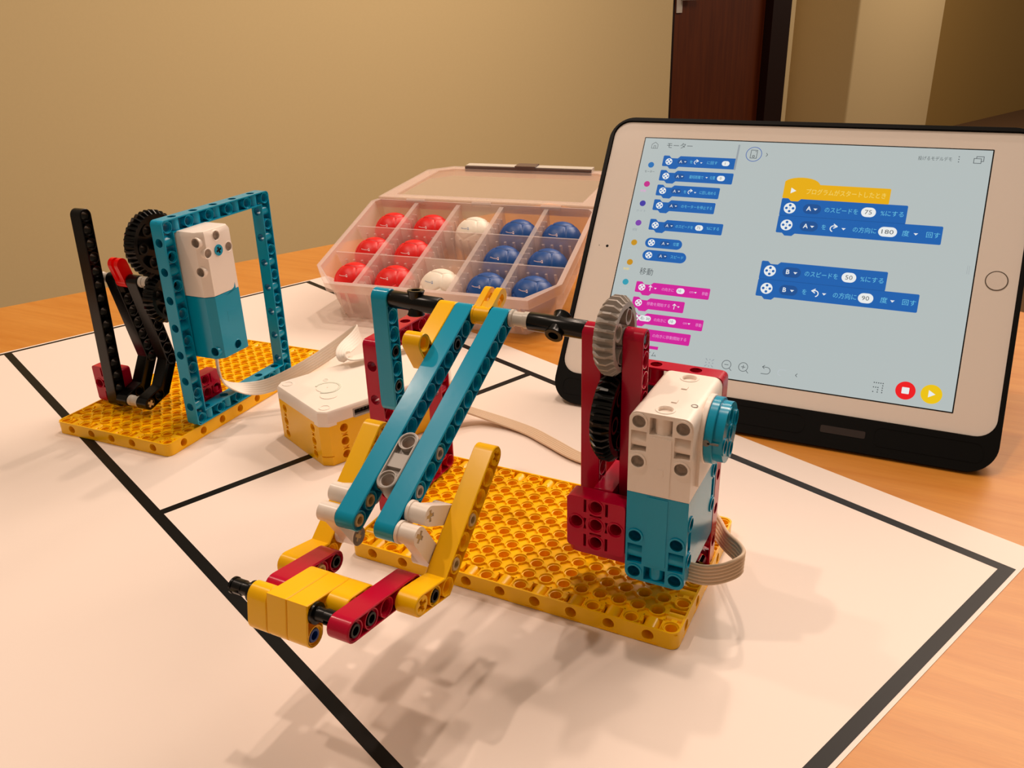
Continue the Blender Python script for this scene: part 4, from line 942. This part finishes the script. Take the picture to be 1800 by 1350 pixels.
m = MB(); box(m, LF, u0+4.6, u1-4.2, Ll-1.15, Ll-.85, -.1, .55); m.build('latch_seal', SMOKE, lidm)
m = MB(); box(m, LF, u0+11.2, u0+13.8, Ll-1.2, Ll+.4, .55, .78); m.build('latch_tab', SMOKE, lidm)
for uu in (2.0, 9.8, 17.6):
    m = MB(); cyl(m, FR((uu, v1+.15, BH-.15), (0, 1, 0), (0, 0, 1)), 0, 0, .28, 0, 2.2, 14); m.build('hinge', FROST, bc)

# balls: stitched panels (dodecahedral seams)
phi = (1+sqrt(5))/2
dod = [Vector(v).normalized() for v in [(0, a, b*phi) for a in (1, -1) for b in (1, -1)]+[(a, b*phi, 0) for a in (1, -1) for b in (1, -1)]+[(a*phi, 0, b) for a in (1, -1) for b in (1, -1)]]
def ball_mesh(name, m):
    bm = bmesh.new(); bmesh.ops.create_icosphere(bm, subdivisions=6, radius=1)
    for v in bm.verts:
        n = v.co.normalized(); d = sorted((n.dot(x) for x in dod), reverse=True); g = d[0]-d[1]
        k = min(1, g/.085); r = 2.15*(1-.05*(1-k)**1.8+.035*(d[0]-.9)); v.co = n*r*S; v.co.z *= .97
    me = bpy.data.meshes.new(name); bm.to_mesh(me); bm.free(); me.materials.append(m)
    for p in me.polygons: p.use_smooth = True
    return me
BMS = {'red': ball_mesh('ball', LREDB), 'white': ball_mesh('ball', LWHTB), 'blue': ball_mesh('ball', LBLUB)}
rows = [('front', ['red', 'red', 'white', 'blue', 'blue']), ('middle', ['red', 'red', None, 'blue', 'blue']), ('back', ['red', 'red', 'white', 'blue', 'blue'])]
cols = ['leftmost', 'second from left', 'centre', 'second from right', 'rightmost']
cen = []
tri_t = None
inkmesh = {}
for j, (rn, cs) in enumerate(rows):
    for i, cn in enumerate(cs):
        if not cn: continue
        u = u0+BW/5*(i+.5); u += .35 if i == 0 else (-.35 if i == 4 else 0); v = BD*(j+.5)+(.25 if j == 0 else 0); c = Vector((u, v, 2.15*.97+.2))
        wpos = Vector((Bx, By, 0))+BU*c.x+BV*c.y+BN*c.z
        o = bpy.data.objects.new('ball', BMS[cn]); COL.objects.link(o); o.location = wpos*S
        o.rotation_euler = (.32+random.uniform(-.06, .06), .05*random.uniform(-1, 1), Bt-.15+random.uniform(-.12, .12))
        tag(o, f'{cn} stitched leather ball in the {rn} row of the clear case, {cols[i]} compartment', 'ball', 'stitched leather balls in the clear case')
        if cn not in inkmesh:
            def mxf(a, b, c_):      # wrap a line of print onto the upper front of the ball
                az_ = a/2.17; el = radians(52)+b/2.17; rr = 2.175
                return (rr*sin(az_)*cos(el)*1.0, -rr*cos(az_)*cos(el), rr*sin(el)*.97)
            pm_ = MB(); rnd = random.Random(3)       # worn, unreadable line of print and a small round mark
            fq = type('Q', (), {'__call__': lambda s_, a, b, w_: mxf(a, b, 0)})()
            for q in range(11):
                a0 = -.95+q*.125; h0 = .05+.05*rnd.random(); prism(pm_, fq, [rect(a0, -.03, a0+.035, h0)], 0, 0, (1, 0)); prism(pm_, fq, [rect(a0, h0*.3, a0+.1, h0*.3+.03)], 0, 0, (1, 0))
            prism(pm_, fq, [circ(.6, .05, .15, 10), circ(.6, .05, .09, 10)], 0, 0, (1, 0)); prism(pm_, fq, [circ(.72, -.06, .07, 8)], 0, 0, (1, 0))
            t = pm_.build('ball_print', INKB if cn == 'white' else INKW, o); inkmesh[cn] = t.data
        else:
            t = bpy.data.objects.new('ball_print', inkmesh[cn]); COL.objects.link(t); t.parent = o
